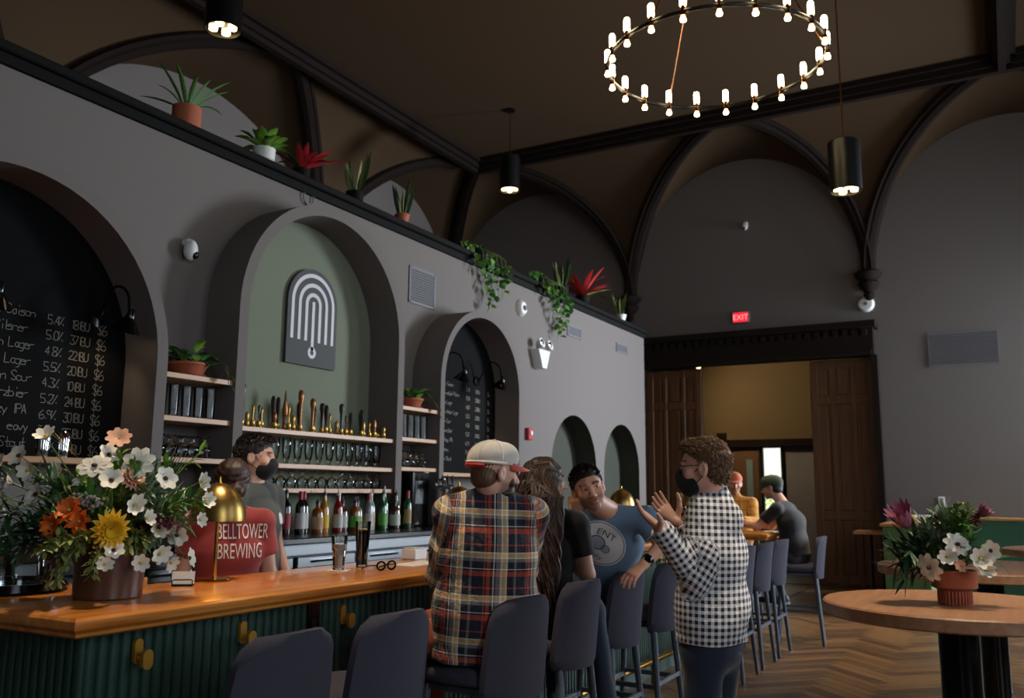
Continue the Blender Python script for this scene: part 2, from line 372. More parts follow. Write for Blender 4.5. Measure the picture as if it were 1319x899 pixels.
# ---- room beyond the doorway
mat('ochre_wall', '#6c5c3c', .85); mat('pale_wall', '#8b8988', .85)
FY = 20.0
struct('floor_room_beyond', MB().box((-3.7, 19, -.03), (8, 7.4, .06)), 'floor_wood')
mb = MB()
for a0, a1, z0, z1 in [(-7.7, -4.80, 0, 2.5), (-4.80, -4.30, 0, 1.02), (-4.30, .3, 0, 2.5)]: mb.box(((a0+a1)/2, FY+.1, (z0+z1)/2), (a1-a0, .2, z1-z0))
struct('wall_room_beyond', mb, 'pale_wall')
struct('wall_room_beyond_upper', MB().box((-3.7, FY+.05, 3.6), (8, .3, 2.0)), 'ochre_wall')
struct('wall_room_beyond_left', MB().box((-7.7, 17.6, 2.3), (.1, 4.6, 4.6)), 'ochre_wall'); struct('wall_room_beyond_right', MB().box((.3, 17.6, 2.3), (.1, 4.6, 4.6)), 'pale_wall')
struct('ceiling_room_beyond', MB().box((-3.7, 17.7, 4.65), (8, 4.8, .1)), 'ceiling_paint')
struct('trim_9', MB().box((-3.3, FY-.12, 2.56), (4.7, .14, .16)).box((-5.62, FY-.12, 2.68), (.2, .16, .24)), 'dark_timber')
wn = struct('window_6', MB().box((-4.78, FY+.06, 1.76), (.05, .14, 1.48)).box((-4.31, FY+.04, 1.76), (.07, .2, 1.48)).box((-4.55, FY+.06, 2.48), (.5, .14, .05)).box((-4.55, FY+.06, 1.04), (.5, .16, .06)).box((-4.55, FY+.08, 1.78), (.5, .05, .035)), 'dark_timber')
ob('pane', MB().box((-4.55, FY+.1, 1.76), (.44, .008, 1.4)), 'pane', wn, smooth=False)
dd = tag(bpy.data.objects.new('door_3', None), kind='structure'); COL.objects.link(dd); dd.location = (-5.3, FY-.03, 0)
mat('light_door', '#70512f', .55)
ob('door_leaf', MB().box((0, 0, 1.22), (.94, .05, 2.44), b=.005), 'light_door', dd, smooth=False)
mat('dark_glass', '#8aa2a6', .1)
ob('pane', MB().box((.27, -.03, 1.75), (.14, .02, .9)), 'dark_glass', dd, smooth=False); ob('door_handle', MB().box((.41, -.06, 1.05), (.03, .06, .2)), 'steel', dd, smooth=False)
struct('wall_garden', MB().box((-5, 31, 3.5), (24, .2, 7)), 'pale_wall')
mat('shrub_leaf', '#8fb03c', .6, var=.4, vscale=3); 
for k, (x, y, s_) in enumerate([(-5.3, 22.7, 1.1), (-6.1, 25.4, 1.35)]):
    sh = MB(); rr = random.Random(k)
    for q in range(260):
        a, b = rr.uniform(0, 2*PI), rr.uniform(-1, 1); rad = s_*rr.uniform(.5, 1)
        p = (rad*math.cos(a)*.7, rad*math.sin(a)*.7, s_*.75+rad*b*.7+.1)
        sh.leaf(p, (math.cos(a), math.sin(a), rr.uniform(-.3, .8)), .16, .1, n=2)
    root = thing('garden_shrub', 'bright green sunlit shrub outside the far window, '+('behind the green cap' if k else 'beside the wooden door'), 'shrub', (x, y, -.05))
    ob('foliage', sh, 'shrub_leaf', root, kind='stuff', recalc=False); ob('stem', MB().tube([(0, 0, 0), (0, 0, .8)], .03), 'dark_timber', root)
struct('ground_outside', MB().box((-4, 25.6, -.1), (24, 10.6, .1)), 'booth_green')
# ---- booths along the end wall (green panelled half walls with timber caps)
def cap_wall(name, label, x0, x1, y0, y1, h, m, cap=True):
    t = thing(name, label, 'half wall', ((x0+x1)/2, (y0+y1)/2, 0)); a, b = x1-x0, y1-y0
    ob('body', MB().box((0, 0, h/2), (a, b, h), b=.005), m, t, smooth=False)
    if cap: ob('cap', MB().box((0, 0, h+.02), (a+.06, b+.06, .04), b=.008), 'oak', t, smooth=False)
    return t
t = cap_wall('booth_partition', 'green panelled booth partition with timber cap beside the right sliding door', -1.42, -.9, 12.1, 14.2, 1.06, 'booth_green')
for q in (-.26+.03, .26-.03): ob('stile', MB().box((q, -1.06, .55), (.05, .02, .98)), 'booth_green', t, smooth=False)
ob('rail', MB().box((0, -1.06, .93), (.52, .02, .06)), 'booth_green', t, smooth=False)
t = cap_wall('booth_bench', 'long dark green booth bench against the end wall behind the flowers', -.85, 3.2, 14.45, 14.95, 1.1, 'booth_green_dark')
ob('seat', MB().box((0, -.42, .42), (4.0, .36, .1), b=.02), 'booth_green', t, smooth=False); ob('plinth', MB().box((0, -.4, .185), (4.0, .3, .37)), 'booth_green_dark', t, smooth=False)
t = thing('wall_shelf_table', 'small timber ledge table between the sliding door and the green partition', 'table', (-1.62, 12.55, 0))
ob('top', MB().box((0, 0, .97), (.36, .5, .04), b=.006), 'oak', t, smooth=False); ob('leg', MB().tube([(.0, 0, 0), (.0, 0, .95)], .025), 'black_metal', t)

# ================================================================ THE BAR
ZB = 1.07; BX0, BX1, BY0, BY1 = -3.22, -2.54, 1.80, 9.7
bar = thing('bar_counter', 'long green fluted bar counter with a thick polished timber top', 'bar counter', (-2.9, 5.7, 0))
def rel(p): return (p[0]+2.9, p[1]-5.7, p[2])
prof = [(0, 0), (0, -.052), (-.012, -.058), (-.02, -.072), (-.045, -.078), (-.06, -.085)]
def nosing(s):   # rounded front edge: (inset from edge, z)
    return [(.03, 0), (.012, -.003), (.003, -.012), (0, -.025), (.003, -.038), (.014, -.048), (.02, -.052), (.022, -.062), (.034, -.07), (.06, -.074)]
top = MB(); outline = [(-5.0, 1.80), (BX1, 1.80), (BX1, 9.0), (-2.12, 9.0), (-2.12, BY1), (BX0, BY1), (BX0, 2.48), (-5.0, 2.48)]
def inset(poly, d):
    n = len(poly); o = []
    for i in range(n):
        p0, p1, p2 = V(poly[i-1]), V(poly[i]), V(poly[(i+1) % n]); a = (p1-p0).normalized(); b = (p2-p1).normalized()
        na, nb = V((-a.y, a.x)), V((-b.y, b.x)); m_ = (na+nb); o.append(p1+m_*(d/(m_.dot(na))))
    return o
ns = nosing(0); n = len(outline); vs = []
for d, z in ns: vs += [(*p, ZB+z) for p in inset(outline, d)]
vs = [rel(q) for q in vs]; fs = [(k*n+i, k*n+(i+1) % n, (k+1)*n+(i+1) % n, (k+1)*n+i) for k in range(len(ns)-1) for i in range(n)]
fs += [tuple(range(n)), tuple((len(ns)-1)*n+i for i in range(n))]
ob('bar_top', top.add(vs, fs), 'bar_wood', bar, ang=32)
XP = -2.68; YP = 1.94
body = MB()
for x0, x1, y0, y1 in ((-3.14, XP, YP, 9.6), (-5.0, -3.14, YP, 2.4)): body.box(rel(((x0+x1)/2, (y0+y1)/2, .52)), (x1-x0, y1-y0, .95))
body.box(rel((-2.72, 5.6, .05)), (.2, 7.4, .1))
ob('body', body, 'bar_green', bar, smooth=False)
sl = [(-.021, 0), (-.017, .008), (-.009, .013), (0, .0145), (.009, .013), (.017, .008), (.021, 0)]
slat_y = mesh('slat', MB().prism(sl, 0, .985, lambda a, b, z: (b, a, z)), 'bar_green', True, 50); slat_x = mesh('slat', MB().prism(sl, 0, .985, lambda a, b, z: (a, -b, z)), 'bar_green', True, 50)
for k in range(161): ob('slat', slat_y, parent=bar, loc=rel((XP, YP+.025+k*.0444, .01)))
for k in range(52): ob('slat', slat_x, parent=bar, loc=rel((XP-.02-k*.0444, YP, .01)))
ob('foot_rail', MB().tube([rel((-2.46, y, .2)) for y in (1.95, 9.0)], .022, 12).box(rel((-2.46, 1.95, .1)), (.03, .03, .2)).box(rel((-2.46, 4.3, .1)), (.03, .03, .2)).box(rel((-2.46, 6.65, .1)), (.03, .03, .2)).box(rel((-2.46, 8.95, .1)), (.03, .03, .2)), 'brass', bar)
# brass coat hooks under the edge
hk = MB().box((.008, 0, 0), (.016, .034, .085), b=.0).tube([(.012, 0, -.03), (.045, 0, -.035), (.058, 0, -.012)], .013, 10)
hb = MB().prism([(.017*math.cos(a)*1.0, (.026 if math.sin(a) > 0 else -.026)+.017*math.sin(a)) for a in [2*PI*i/20 for i in range(20)]], 0, .016, lambda a, b, x: (x, a, b))
hd = MB().prism([(.021*math.cos(a), (.012 if math.sin(a) > 0 else -.012)+.021*math.sin(a)) for a in [2*PI*i/20 for i in range(20)]], .048, .066, lambda a, b, x: (x, a, b-.022))
hm = [mesh('back_plate', hb, 'brass_hook'), mesh('hook_pad', hd, 'brass_hook'), mesh('arm', MB().tube([(.01, 0, -.02), (.05, 0, -.022)], .008, 8), 'brass_hook')]
HK = [2.13, 2.61, 3.21, 3.93, 4.6, 5.3, 6.0, 6.7, 7.4, 8.1, 8.8]
HKL = ['double oval brass coat hook closest to the corner of the bar', 'double oval brass coat hook between the corner hook and the power outlet', 'double oval brass coat hook just past the power outlet', 'double oval brass coat hook at the elbow of the man in plaid']
for k, y in enumerate(HK):
    t = thing('coat_hook', HKL[k] if k < 4 else 'double oval brass coat hook farther along the green fluted bar front', 'hook', (XP+.0145, y, .915), group='brass hooks under the bar edge')
    for q in hm: ob(q.name, q, parent=t)
t = thing('power_outlet', 'black power outlet on the bar front between two brass hooks', 'outlet', (XP+.0145, 3.02, .93))
ob('cover_plate', MB().box((.005, 0, 0), (.01, .075, .12), b=.003), 'gloss_black', t, smooth=False)
for z in (.027, -.027): ob('socket', MB().box((.011, 0, z), (.004, .034, .03), b=.001), 'black_metal', t, smooth=False)

# ---- bar stools
def stool(label, loc, rz, group=None):
    t = thing('bar_stool', label, 'bar stool', loc, rz, group)
    def cush(w_, d_, z0, z1, y0):
        m_ = MB(); rings = [(0, z0), (.8, z0), (.96, z0+.008), (1, z0+.025), (.98, z1-.015), (.9, z1-.002), (.6, z1+.004), (0, z1+.004)]; n = 28; rows = []; vs = []; fs = []
        for r, z in rings:
            if r == 0: rows.append([len(vs)]); vs.append((0, y0, z)); continue
            rows.append(list(range(len(vs), len(vs)+n)))
            for j in range(n):
                a = 2*PI*j/n; c, s_ = math.cos(a), math.sin(a); e = .55
                vs.append((w_/2*r*math.copysign(abs(c)**e, c), y0+d_/2*r*math.copysign(abs(s_)**e, s_), z))
        for a, b in zip(rows, rows[1:]):
            for j in range(n):
                k = (j+1) % n
                fs.append((a[0], b[j], b[k]) if len(a) == 1 else ((a[j], a[k], b[0]) if len(b) == 1 else (a[j], a[k], b[k], b[j])))
        return m_.add(vs, fs)
    ob('seat', cush(.46, .44, .69, .765, .02), 'fabric_grey', t, ang=60)
    bk = MB(); nu, nv, th = 14, 14, .035; z0, z1 = .63, 1.045
    def surf(i, j, off):
        u = -1+2*i/nu; v_ = j/nv; z = z0+(z1-z0)*v_; wv = .225+.012*math.sin(PI*v_)-.03*v_
        e = max(0, (v_-.80)/.20); wv -= .065*(1-math.sqrt(max(0, 1-e*e)))
        e2 = max(0, (.12-v_)/.12); wv -= .03*(1-math.sqrt(max(0, 1-e2*e2)))
        return (u*wv*(1 if off else .985), -.205-.03*v_-.02*v_*v_+.07*u*u-off*th*(1-.15*abs(u)**6), z-(.012*u*u if v_ > .8 else 0))
    q = nv+1; vs = [surf(i, j, o_) for o_ in (0, 1) for i in range(nu+1) for j in range(nv+1)]; o1 = (nu+1)*q; fs = []
    for i in range(nu):
        for j in range(nv): fs += [(i*q+j, (i+1)*q+j, (i+1)*q+j+1, i*q+j+1), (o1+i*q+j, o1+i*q+j+1, o1+(i+1)*q+j+1, o1+(i+1)*q+j)]
    for i in range(nu): fs += [(i*q, (i+1)*q, o1+(i+1)*q, o1+i*q), (i*q+nv, o1+i*q+nv, o1+(i+1)*q+nv, (i+1)*q+nv)]
    for j in range(nv): fs += [(j, o1+j, o1+j+1, j+1), (nu*q+j, nu*q+j+1, o1+nu*q+j+1, o1+nu*q+j)]
    ob('backrest', bk.add(vs, fs), 'fabric_grey', t, ang=60)
    ob('seat_frame', MB().box((0, .01, .672), (.36, .36, .03), b=.005), 'leg_grey', t, smooth=False)
    for sx in (-1, 1):
        for sy in (-1, 1): ob('leg', MB().tube([(sx*.17, sy*.16, .68), (sx*.225, sy*.215+.0, 0)], [.02, .015], 12), 'leg_grey', t)
    zr = .30; q = .17+(.68-zr)/.68*.055; p = .16+(.68-zr)/.68*.055
    ob('footrest', MB().box((0, p, zr), (2*q, .022, .03)), 'leg_grey', t, smooth=False)
    for sx in (-1, 1): ob('stretcher', MB().box((sx*q, 0, zr+.02), (.018, 2*p, .026)), 'leg_grey', t, smooth=False)
    ob('stretcher', MB().box((0, -p, zr+.04), (2*q, .018, .026)), 'leg_grey', t, smooth=False)
    return t
st0 = stool('empty charcoal bar stool drawn up beside the first brass hooks, nearest the bar corner', (-2.17, 2.13, 0), R_(90))
def st(label, y, x=-2.14, a=90, group=None):
    o = dup(st0, (x, y, 0), R_(a), label)
    if group: o['group'] = group
    return o
st('empty charcoal bar stool next to the man in orange plaid', 2.68, -2.17)
st('charcoal bar stool under the man in the plaid shirt', 3.34, -2.0, 86)
st('charcoal bar stool of the woman with long brown hair', 4.08, -2.08)
st('charcoal bar stool with the blue-shirted man\'s hand on its back', 4.75, -2.1)
st('charcoal bar stool standing behind the blue-shirted man', 5.42, -2.1)
for y, l_ in ((7.35, 'empty charcoal bar stool right behind the man in navy checks, first of three'), (7.98, 'empty charcoal bar stool, middle one of three beyond the man in checks'), (8.6, 'empty charcoal bar stool in front of the black T-shirt man\'s knees')): st(l_, y, -2.12)
st('charcoal bar stool with the man in the green cap on it', 9.42, -1.92, 100)

# ---- round high tables
tb = None
def table(label, x, y, r):
    t = thing('high_table', label, 'table', (x, y, 0))
    ob('table_top', MB().lathe([(0, ZB), (r-.006, ZB), (r, ZB-.006), (r, ZB-.044), (r-.008, ZB-.05), (0, ZB-.05)], 64), 'table_wood', t, ang=30)
    ob('pedestal', MB().lathe([(0, 1.02), (.07, 1.02), (.07, .03), (0, .03)], 28), 'gloss_black', t, ang=30)
    ob('base', MB().lathe([(0, .035), (.1, .034), (.27, .018), (.28, 0), (0, 0)], 32), 'gloss_black', t, ang=30)
    ob('top_plate', MB().lathe([(0, 1.018), (.18, 1.018), (.18, 1.008), (0, 1.008)], 24), 'black_metal', t, ang=30)
table('round light timber high table with the terracotta flower pot on it', -.2, 3.76, .47)
table('bare round high table right behind the one with flowers', -.13, 5.75, .58)
table('bare round high table near the long green booth bench', .5, 7.85, .58)

# ---- back bar: counter with steel coolers
bc = thing('back_bar', 'long back bar with black top and stainless cooler drawers', 'counter', (-4.5, 5.0, 0))
CY0, CY1 = 2.6, 9.0
ob('worktop', MB().box((.02, .8, 1.13), (.78, CY1-CY0, .04), b=.006), 'counter_black', bc, smooth=False)
ob('carcass', MB().box((-.02, .8, .585), (.68, CY1-CY0-.02, 1.05)), 'black_metal', bc, smooth=False)
ob('fascia', MB().box((.335, .8, 1.07), (.03, CY1-CY0, .075), b=.004), 'steel', bc, smooth=False)
for k in range(10):
    y = -2.08+k*.64
    d = ob('drawer', MB().box((.33, y, .985), (.03, .6, .075), b=.006), 'steel', bc, smooth=False)
    d2 = ob('cooler_door', MB().box((.33, y, .6), (.03, .6, .6), b=.006), 'steel', bc, smooth=False)
    ob('handle', MB().box((.36, y, .99), (.02, .3, .014), b=.003), 'chrome', d, smooth=False)
# shelves
def shelf(label, y0, y1, z):
    return ob('shelf', MB().box((0, 0, -.0175), (.29, y1-y0-.004, .035), b=.003), 'oak', loc=(XF-.17, (y0+y1)/2, z), smooth=False, label=label, cat='shelf')
ZS = [2.20, 1.925, 1.665]; ZN = [1.90, 1.654, 1.476]
a1o, a2o0, a2i0, a2i1, a2o1, a3o = 3.735, 4.304, 4.389, 6.151, 6.236, 6.818
for k, z in enumerate(ZS):
    o_ = ['top', 'middle', 'bottom'][k]
    shelf('short oak shelf between the big menu board and the green niche, '+o_+' of three', a1o, a2o0, z)
    shelf('short oak shelf between the green niche and the small menu board, '+o_+' of three', a2o1, a3o, z+.003)
for k, z in enumerate(ZN): shelf('long oak shelf across the green niche, '+['under the tap handles', 'under the tall beer glasses', 'under the upturned goblets'][k], a2i0, a2i1, z)
shelf('oak ledge below the big chalk menu board', ARCH[0][0]-ARCH[0][1], ARCH[0][0]+ARCH[0][1], 1.635)
shelf('oak ledge below the small chalk menu board', ARCH[2][0]-ARCH[2][1], ARCH[2][0]+ARCH[2][1], 1.635)

# ---- glassware
def glass_obj(name, prof, label, cat, group, loc, scale=1, first={}):
    k = (name, scale)
    if k not in first: first[k] = mesh(name, MB().lathe([(r*scale, z*scale) for r, z in prof], 20), 'glass', True, 50)
    return ob(name, first[k], loc=loc, label=label, cat=cat, group=group)
PINT = [(0, .002), (.026, 0), (.028, .01), (.036, .2), (.037, .202), (.034, .2), (.0265, .014), (0, .012)]
TULIP = [(0, 0), (.034, 0), (.034, .005), (.012, .012), (.013, .02), (.026, .05), (.034, .1), (.033, .15), (.037, .195), (.036, .195), (.031, .15), (.032, .1), (.024, .055), (0, .03)]
GOB = [(.033, .0), (.034, .002), (.042, .05), (.04, .07), (.02, .09), (.006, .1), (.006, .125), (.032, .138), (.033, .142), (0, .142)]
for y in (3.80, 3.9, 4.0, 4.10, 4.20):
    glass_obj('pint_glass', PINT, 'tall clear pint glass on the middle shelf beside the green niche', 'glass', 'pint glasses under the left terracotta bowl', (XF-.12, y, ZS[1]), 1.04)
for y in (6.32, 6.42, 6.52, 6.62, 6.72):
    glass_obj('pint_glass', PINT, 'tall clear pint glass on the shelf beside the small menu board', 'glass', 'pint glasses under the right terracotta bowl', (XF-.12, y, ZS[1]+.003), 1.04)
for x in (-.09, -.2):
    for y in (3.80, 3.89, 3.98, 4.07, 4.16): glass_obj('goblet', GOB, 'upturned stemmed goblet on the low shelf beside the big menu board', 'goblet', 'goblets below the left pint glasses', (XF+x, y+x*.15, ZS[2]), 1.0)
    for y in (6.32, 6.41, 6.50, 6.59, 6.68): glass_obj('goblet', GOB, 'upturned stemmed goblet on the low shelf beside the small menu board', 'goblet', 'goblets below the right pint glasses', (XF+x, y+x*.15, ZS[2]+.003), 1.0)
for k in range(14): glass_obj('beer_glass', TULIP, 'tall curved beer glass standing in the green niche', 'glass', 'tall beer glasses on the middle niche shelf', (XF-.14, a2i0+.1+k*.121, ZN[1]), 1.0)
for k in range(15): glass_obj('goblet', GOB, 'upturned round goblet on the lowest niche shelf', 'goblet', 'goblets on the lowest niche shelf', (XF-.14, a2i0+.08+k*.114, ZN[2]), .95)
# ---- tap handles standing on the top niche shelf
rr = random.Random(3)
mat('handle_dark', '#2a1710', .35); mat('handle_bronze', '#8a5a34', .3, .7); mat('handle_gold', '#b08a45', .3, .8); mat('handle_green', '#2b3323', .4)
hp = {'paddle': [(0, .05), (.010, .05), (.009, .09), (.016, .14), (.021, .2), (.02, .24), (.012, .265), (0, .27)],
      'spire': [(0, .05), (.017, .05), (.012, .08), (.02, .12), (.022, .16), (.012, .22), (.004, .3), (0, .31)],
      'club': [(0, .05), (.009, .05), (.011, .12), (.014, .2), (.022, .24), (.022, .28), (.012, .3), (0, .3)],
      'stub': [(0, .05), (.01, .05), (.014, .075), (.016, .1), (.01, .12), (0, .125)],
      'pin': [(0, .05), (.006, .05), (.005, .11), (.01, .14), (.008, .17), (0, .18)]}
hmesh = {k: {c: mesh('grip', MB().lathe(p, 12, sy=.6 if k == 'paddle' else 1), c) for c in ('handle_dark', 'handle_bronze', 'handle_gold', 'handle_green')} for k, p in hp.items()}
fer = mesh('ferrule', MB().lathe([(0, 0), (.022, 0), (.024, .01), (.016, .02), (.019, .034), (.014, .052), (0, .053)], 14), 'handle_gold')
TH = [(.10, 'club', 'handle_dark', 1.05), (.17, 'pin', 'handle_gold', .9), (.20, 'stub', 'handle_gold', .9), (.235, 'pin', 'handle_dark', .9), (.28, 'pin', 'handle_gold', .8), (.33, 'stub', 'handle_dark', .9), (.375, 'stub', 'handle_bronze', 1), (.42, 'paddle', 'handle_dark', .92), (.475, 'paddle', 'handle_dark', .9), (.52, 'pin', 'handle_gold', 1.1), (.57, 'spire', 'handle_bronze', 1), (.61, 'stub', 'handle_gold', 1.0), (.66, 'club', 'handle_bronze', 1.06), (.73, 'paddle', 'handle_dark', .85), (.79, 'club', 'handle_bronze', .85), (.84, 'paddle', 'handle_dark', .7), (.89, 'paddle', 'handle_bronze', .78), (.93, 'paddle', 'handle_dark', .8), (.97, 'club', 'handle_dark', .78), (1.05, 'pin', 'handle_gold', .95), (1.12, 'club', 'handle_green', .8), (1.17, 'stub', 'handle_gold', .95), (1.21, 'pin', 'handle_dark', .9), (1.26, 'paddle', 'handle_green', .65), (1.30, 'pin', 'handle_bronze', .8), (1.38, 'paddle', 'handle_dark', .8), (1.42, 'paddle', 'handle_green', .75), (1.5, 'stub', 'handle_gold', 1.2), (1.54, 'stub', 'handle_bronze', 1.4), (1.58, 'pin', 'handle_gold', .7), (1.64, 'pin', 'handle_dark', .6), (1.68, 'stub', 'handle_gold', .7), (1.72, 'pin', 'handle_dark', .5)]
for k, (dy, kd, c, s_) in enumerate(TH):
    t = thing('tap_handle', {'handle_dark': 'dark brown', 'handle_bronze': 'bronze', 'handle_gold': 'golden', 'handle_green': 'dark green'}[c]+' '+{'paddle': 'paddle-shaped', 'spire': 'pointed spire-shaped', 'club': 'tall club-shaped', 'stub': 'short stubby', 'pin': 'thin pin-shaped'}[kd]+' beer tap handle on the upper niche shelf', 'tap handle', (XF-.12+.05*math.sin(k*2.3), a2i0+dy, ZN[0]), group='tap handles on the upper niche shelf')
    g_ = ob('grip', hmesh[kd][c], parent=t); g_.scale = (1, 1, s_); g_.location.z = .05*(1-s_); ob('ferrule', fer, parent=t)
# ---- bottles on the back bar
mat('cap_red', '#a01c30', .4); mat('cap_black2', '#141414', .4); mat('cap_white', '#cfcfcf', .4); mat('lab_white', '#b7b4ae', .7); mat('lab_red', '#93202c', .6); mat('lab_yellow', '#d3a81e', .6); mat('lab_green', '#4d8f2c', .6); mat('lab_tan', '#a08058', .6)
BC = {'wine': ('#0b0a0a', .1), 'amber': ('#7a3d12', .1), 'red': ('#7d1510', .1), 'green': ('#0f4a1f', .1), 'clear': ('#767b7a', .08), 'brown': ('#3a1c0c', .1), 'gold': ('#a9701c', .1), 'olive': ('#3b4a22', .1)}
for k, (c, r_) in BC.items(): mat('bottle_'+k, c, r_, coat=.5)
BP = {'wine': [(0, 0), (.036, 0), (.038, .01), (.038, .19), (.03, .215), (.0145, .24), (.0145, .30), (0, .30)], 'tall': [(0, 0), (.036, 0), (.038, .008), (.037, .17), (.03, .2), (.015, .235), (.014, .285), (0, .285)],
      'square': [(0, 0), (.042, 0), (.044, .008), (.044, .15), (.036, .17), (.016, .185), (.015, .225), (0, .225)], 'slim': [(0, 0), (.031, 0), (.033, .008), (.033, .2), (.022, .23), (.013, .25), (.013, .31), (0, .31)]}
BT = [(4.80, 'wine', 'wine', 'cap_black2', 'lab_red', 'black wine bottle with a dark red label, leftmost on the back bar'), (4.895, 'wine', 'wine', 'cap_red', 'lab_white', 'wine bottle with red foil and white label beside the dark red label'), (4.985, 'wine', 'wine', 'cap_red', 'lab_white', 'wine bottle with red foil and white label beside the amber bottle'),
      (5.08, 'square', 'amber', 'cap_black2', 'lab_tan', 'squat amber bottle with a tan label'), (5.21, 'tall', 'gold', 'cap_black2', 'lab_yellow', 'golden bottle with a yellow label and pourer'), (5.31, 'tall', 'red', 'cap_white', 'lab_white', 'bright red liqueur bottle with a pale label'), (5.42, 'square', 'brown', 'cap_black2', 'lab_white', 'squat brown bottle with an oval white label'),
      (5.51, 'square', 'amber', 'cap_black2', 'lab_green', 'squat amber bottle with a green label'), (5.60, 'square', 'clear', 'cap_black2', 'lab_tan', 'squat clear bottle with a tan label'), (5.68, 'tall', 'clear', 'cap_red', 'lab_white', 'clear bottle with a red cap behind the dark beer'), (5.77, 'tall', 'clear', 'cap_white', 'lab_tan', 'clear bottle with white pourer behind the dark beer'),
      (5.86, 'tall', 'green', 'cap_black2', 'lab_green', 'green bottle with a green label'), (5.95, 'slim', 'green', 'cap_white', 'lab_white', 'slim green bottle with a round white label'), (6.03, 'square', 'brown', 'cap_black2', 'lab_white', 'squat brown bottle with a white label next to the slim green one'), (6.11, 'tall', 'olive', 'cap_black2', 'lab_green', 'olive bottle with a bright green label'),
      (6.21, 'slim', 'green', 'cap_red', 'lab_tan', 'tall slim green bottle with red cap and tan label'), (6.27, 'square', 'brown', 'cap_red', 'lab_white', 'small brown bottle with a red cap at the end of the row')]
for k, (y, sh, c, cap, lab, l_) in enumerate(BT):
    t = thing('liquor_bottle', l_, 'bottle', (XF+.045+.05*(k % 2), y, ZCT), group='bottles on the back bar'); pr = BP[sh]; s_ = .8 if y > 6.25 else 1
    t.scale = (s_, s_, s_)
    ob('bottle_body', MB().lathe(pr, 18), 'bottle_'+c, t, ang=50); rb = pr[2][0]+.0008; hb_ = pr[3][1]
    ob('bottle_label', MB().lathe([(rb, hb_*.2), (rb, hb_*.78)], 18), lab, t); zt = pr[-1][1]; rn = pr[-2][0]
    if cap in ('cap_red',): ob('cap', MB().lathe([(rn+.001, zt-.055), (rn+.0015, zt+.004), (0, zt+.004)], 14), cap, t)
    else: ob('pourer', MB().lathe([(rn+.002, zt-.012), (rn+.002, zt+.008), (.006, zt+.014), (.004, zt+.04), (0, zt+.041)], 12), cap, t)
# steel draught tower beside a black machine
t = thing('draught_tower', 'stainless draught tower with taps beside the bottles', 'tap tower', (-4.42, 6.62, ZCT))
ob('column', MB().lathe([(0, 0), (.075, 0), (.075, .02), (.05, .03), (.048, .40), (.052, .42), (0, .43)], 20), 'chrome', t)
ob('crossbar', MB().tube([(0, -.12, .36), (0, .12, .36)], .03, 12), 'steel', t)
for y in (-.08, 0, .08):
    p = ob('faucet', MB().tube([(.03, y, .36), (.09, y, .36), (.1, y, .3)], .011, 8), 'chrome', t); ob('tap_lever', MB().lathe([(0, 0), (.007, 0), (.012, .06), (0, .09)], 8, (.075, y, .37)), 'black_metal', p)
ob('drip_tray', MB().box((.09, 0, .01), (.12, .3, .02), b=.004), 'black_metal', t, smooth=False)
t = thing('coffee_machine', 'tall black machine box between the bottles and the draught tower', 'machine', (-4.66, 6.46, ZCT))
ob('housing', MB().box((0, 0, .24), (.3, .24, .48), b=.01), 'gloss_black', t, smooth=False); ob('front_panel', MB().box((.152, 0, .3), (.006, .2, .2), b=.002), 'black_metal', t, smooth=False)

# ================================================================ LAMPS
mat('bulb', '#fff3dc', .5, emit='#ffe3b0', es=34); mat('bulb_spot', '#fff3dc', .5, emit='#ffdca0', es=22); mat('led', '#ffe9b8', .4, emit='#ffdf9a', es=7)
ch = thing('chandelier', 'large black ring chandelier with white tube bulbs all around', 'chandelier', (-2.13, 7.67, 5.46)); RR = 1.0
ring = MB(); ring.tube([(RR*math.cos(2*PI*i/72), RR*math.sin(2*PI*i/72), 0) for i in range(73)], .018, 8, caps=False); ob('ring', ring, 'black_metal', ch)
bm_ = [mesh('bulb', MB().lathe([(0, .05), (.026, .05), (.027, .06), (.027, .15), (.02, .168), (0, .172)], 14), 'bulb'), mesh('socket', MB().lathe([(0, .052), (.02, .052), (.02, -.03), (.026, -.045), (0, -.045)], 12), 'copper'), mesh('spot_lens', MB().lathe([(.014, -.045), (.027, -.075), (.024, -.09), (0, -.096)], 12), 'bulb_spot')]
for k in range(21):
    a = 2*PI*k/21+math.atan2(-7.67, 2.13)+.05; p = (RR*math.cos(a), RR*math.sin(a), 0)
    s_ = ob('socket', bm_[1], parent=ch, loc=p); ob('bulb', bm_[0], parent=s_); ob('spot_lens', bm_[2], parent=s_)
for k in range(3):
    a = 2*PI*k/3+.25; ob('cable', MB().tube([(RR*math.cos(a), RR*math.sin(a), .01), (.03*math.cos(a), .03*math.sin(a), 1.92)], .007, 6), 'copper', ch)
ob('canopy', MB().lathe([(0, 2.0), (.12, 2.0), (.12, 1.93), (.04, 1.9), (0, 1.9)], 20), 'black_metal', ch)
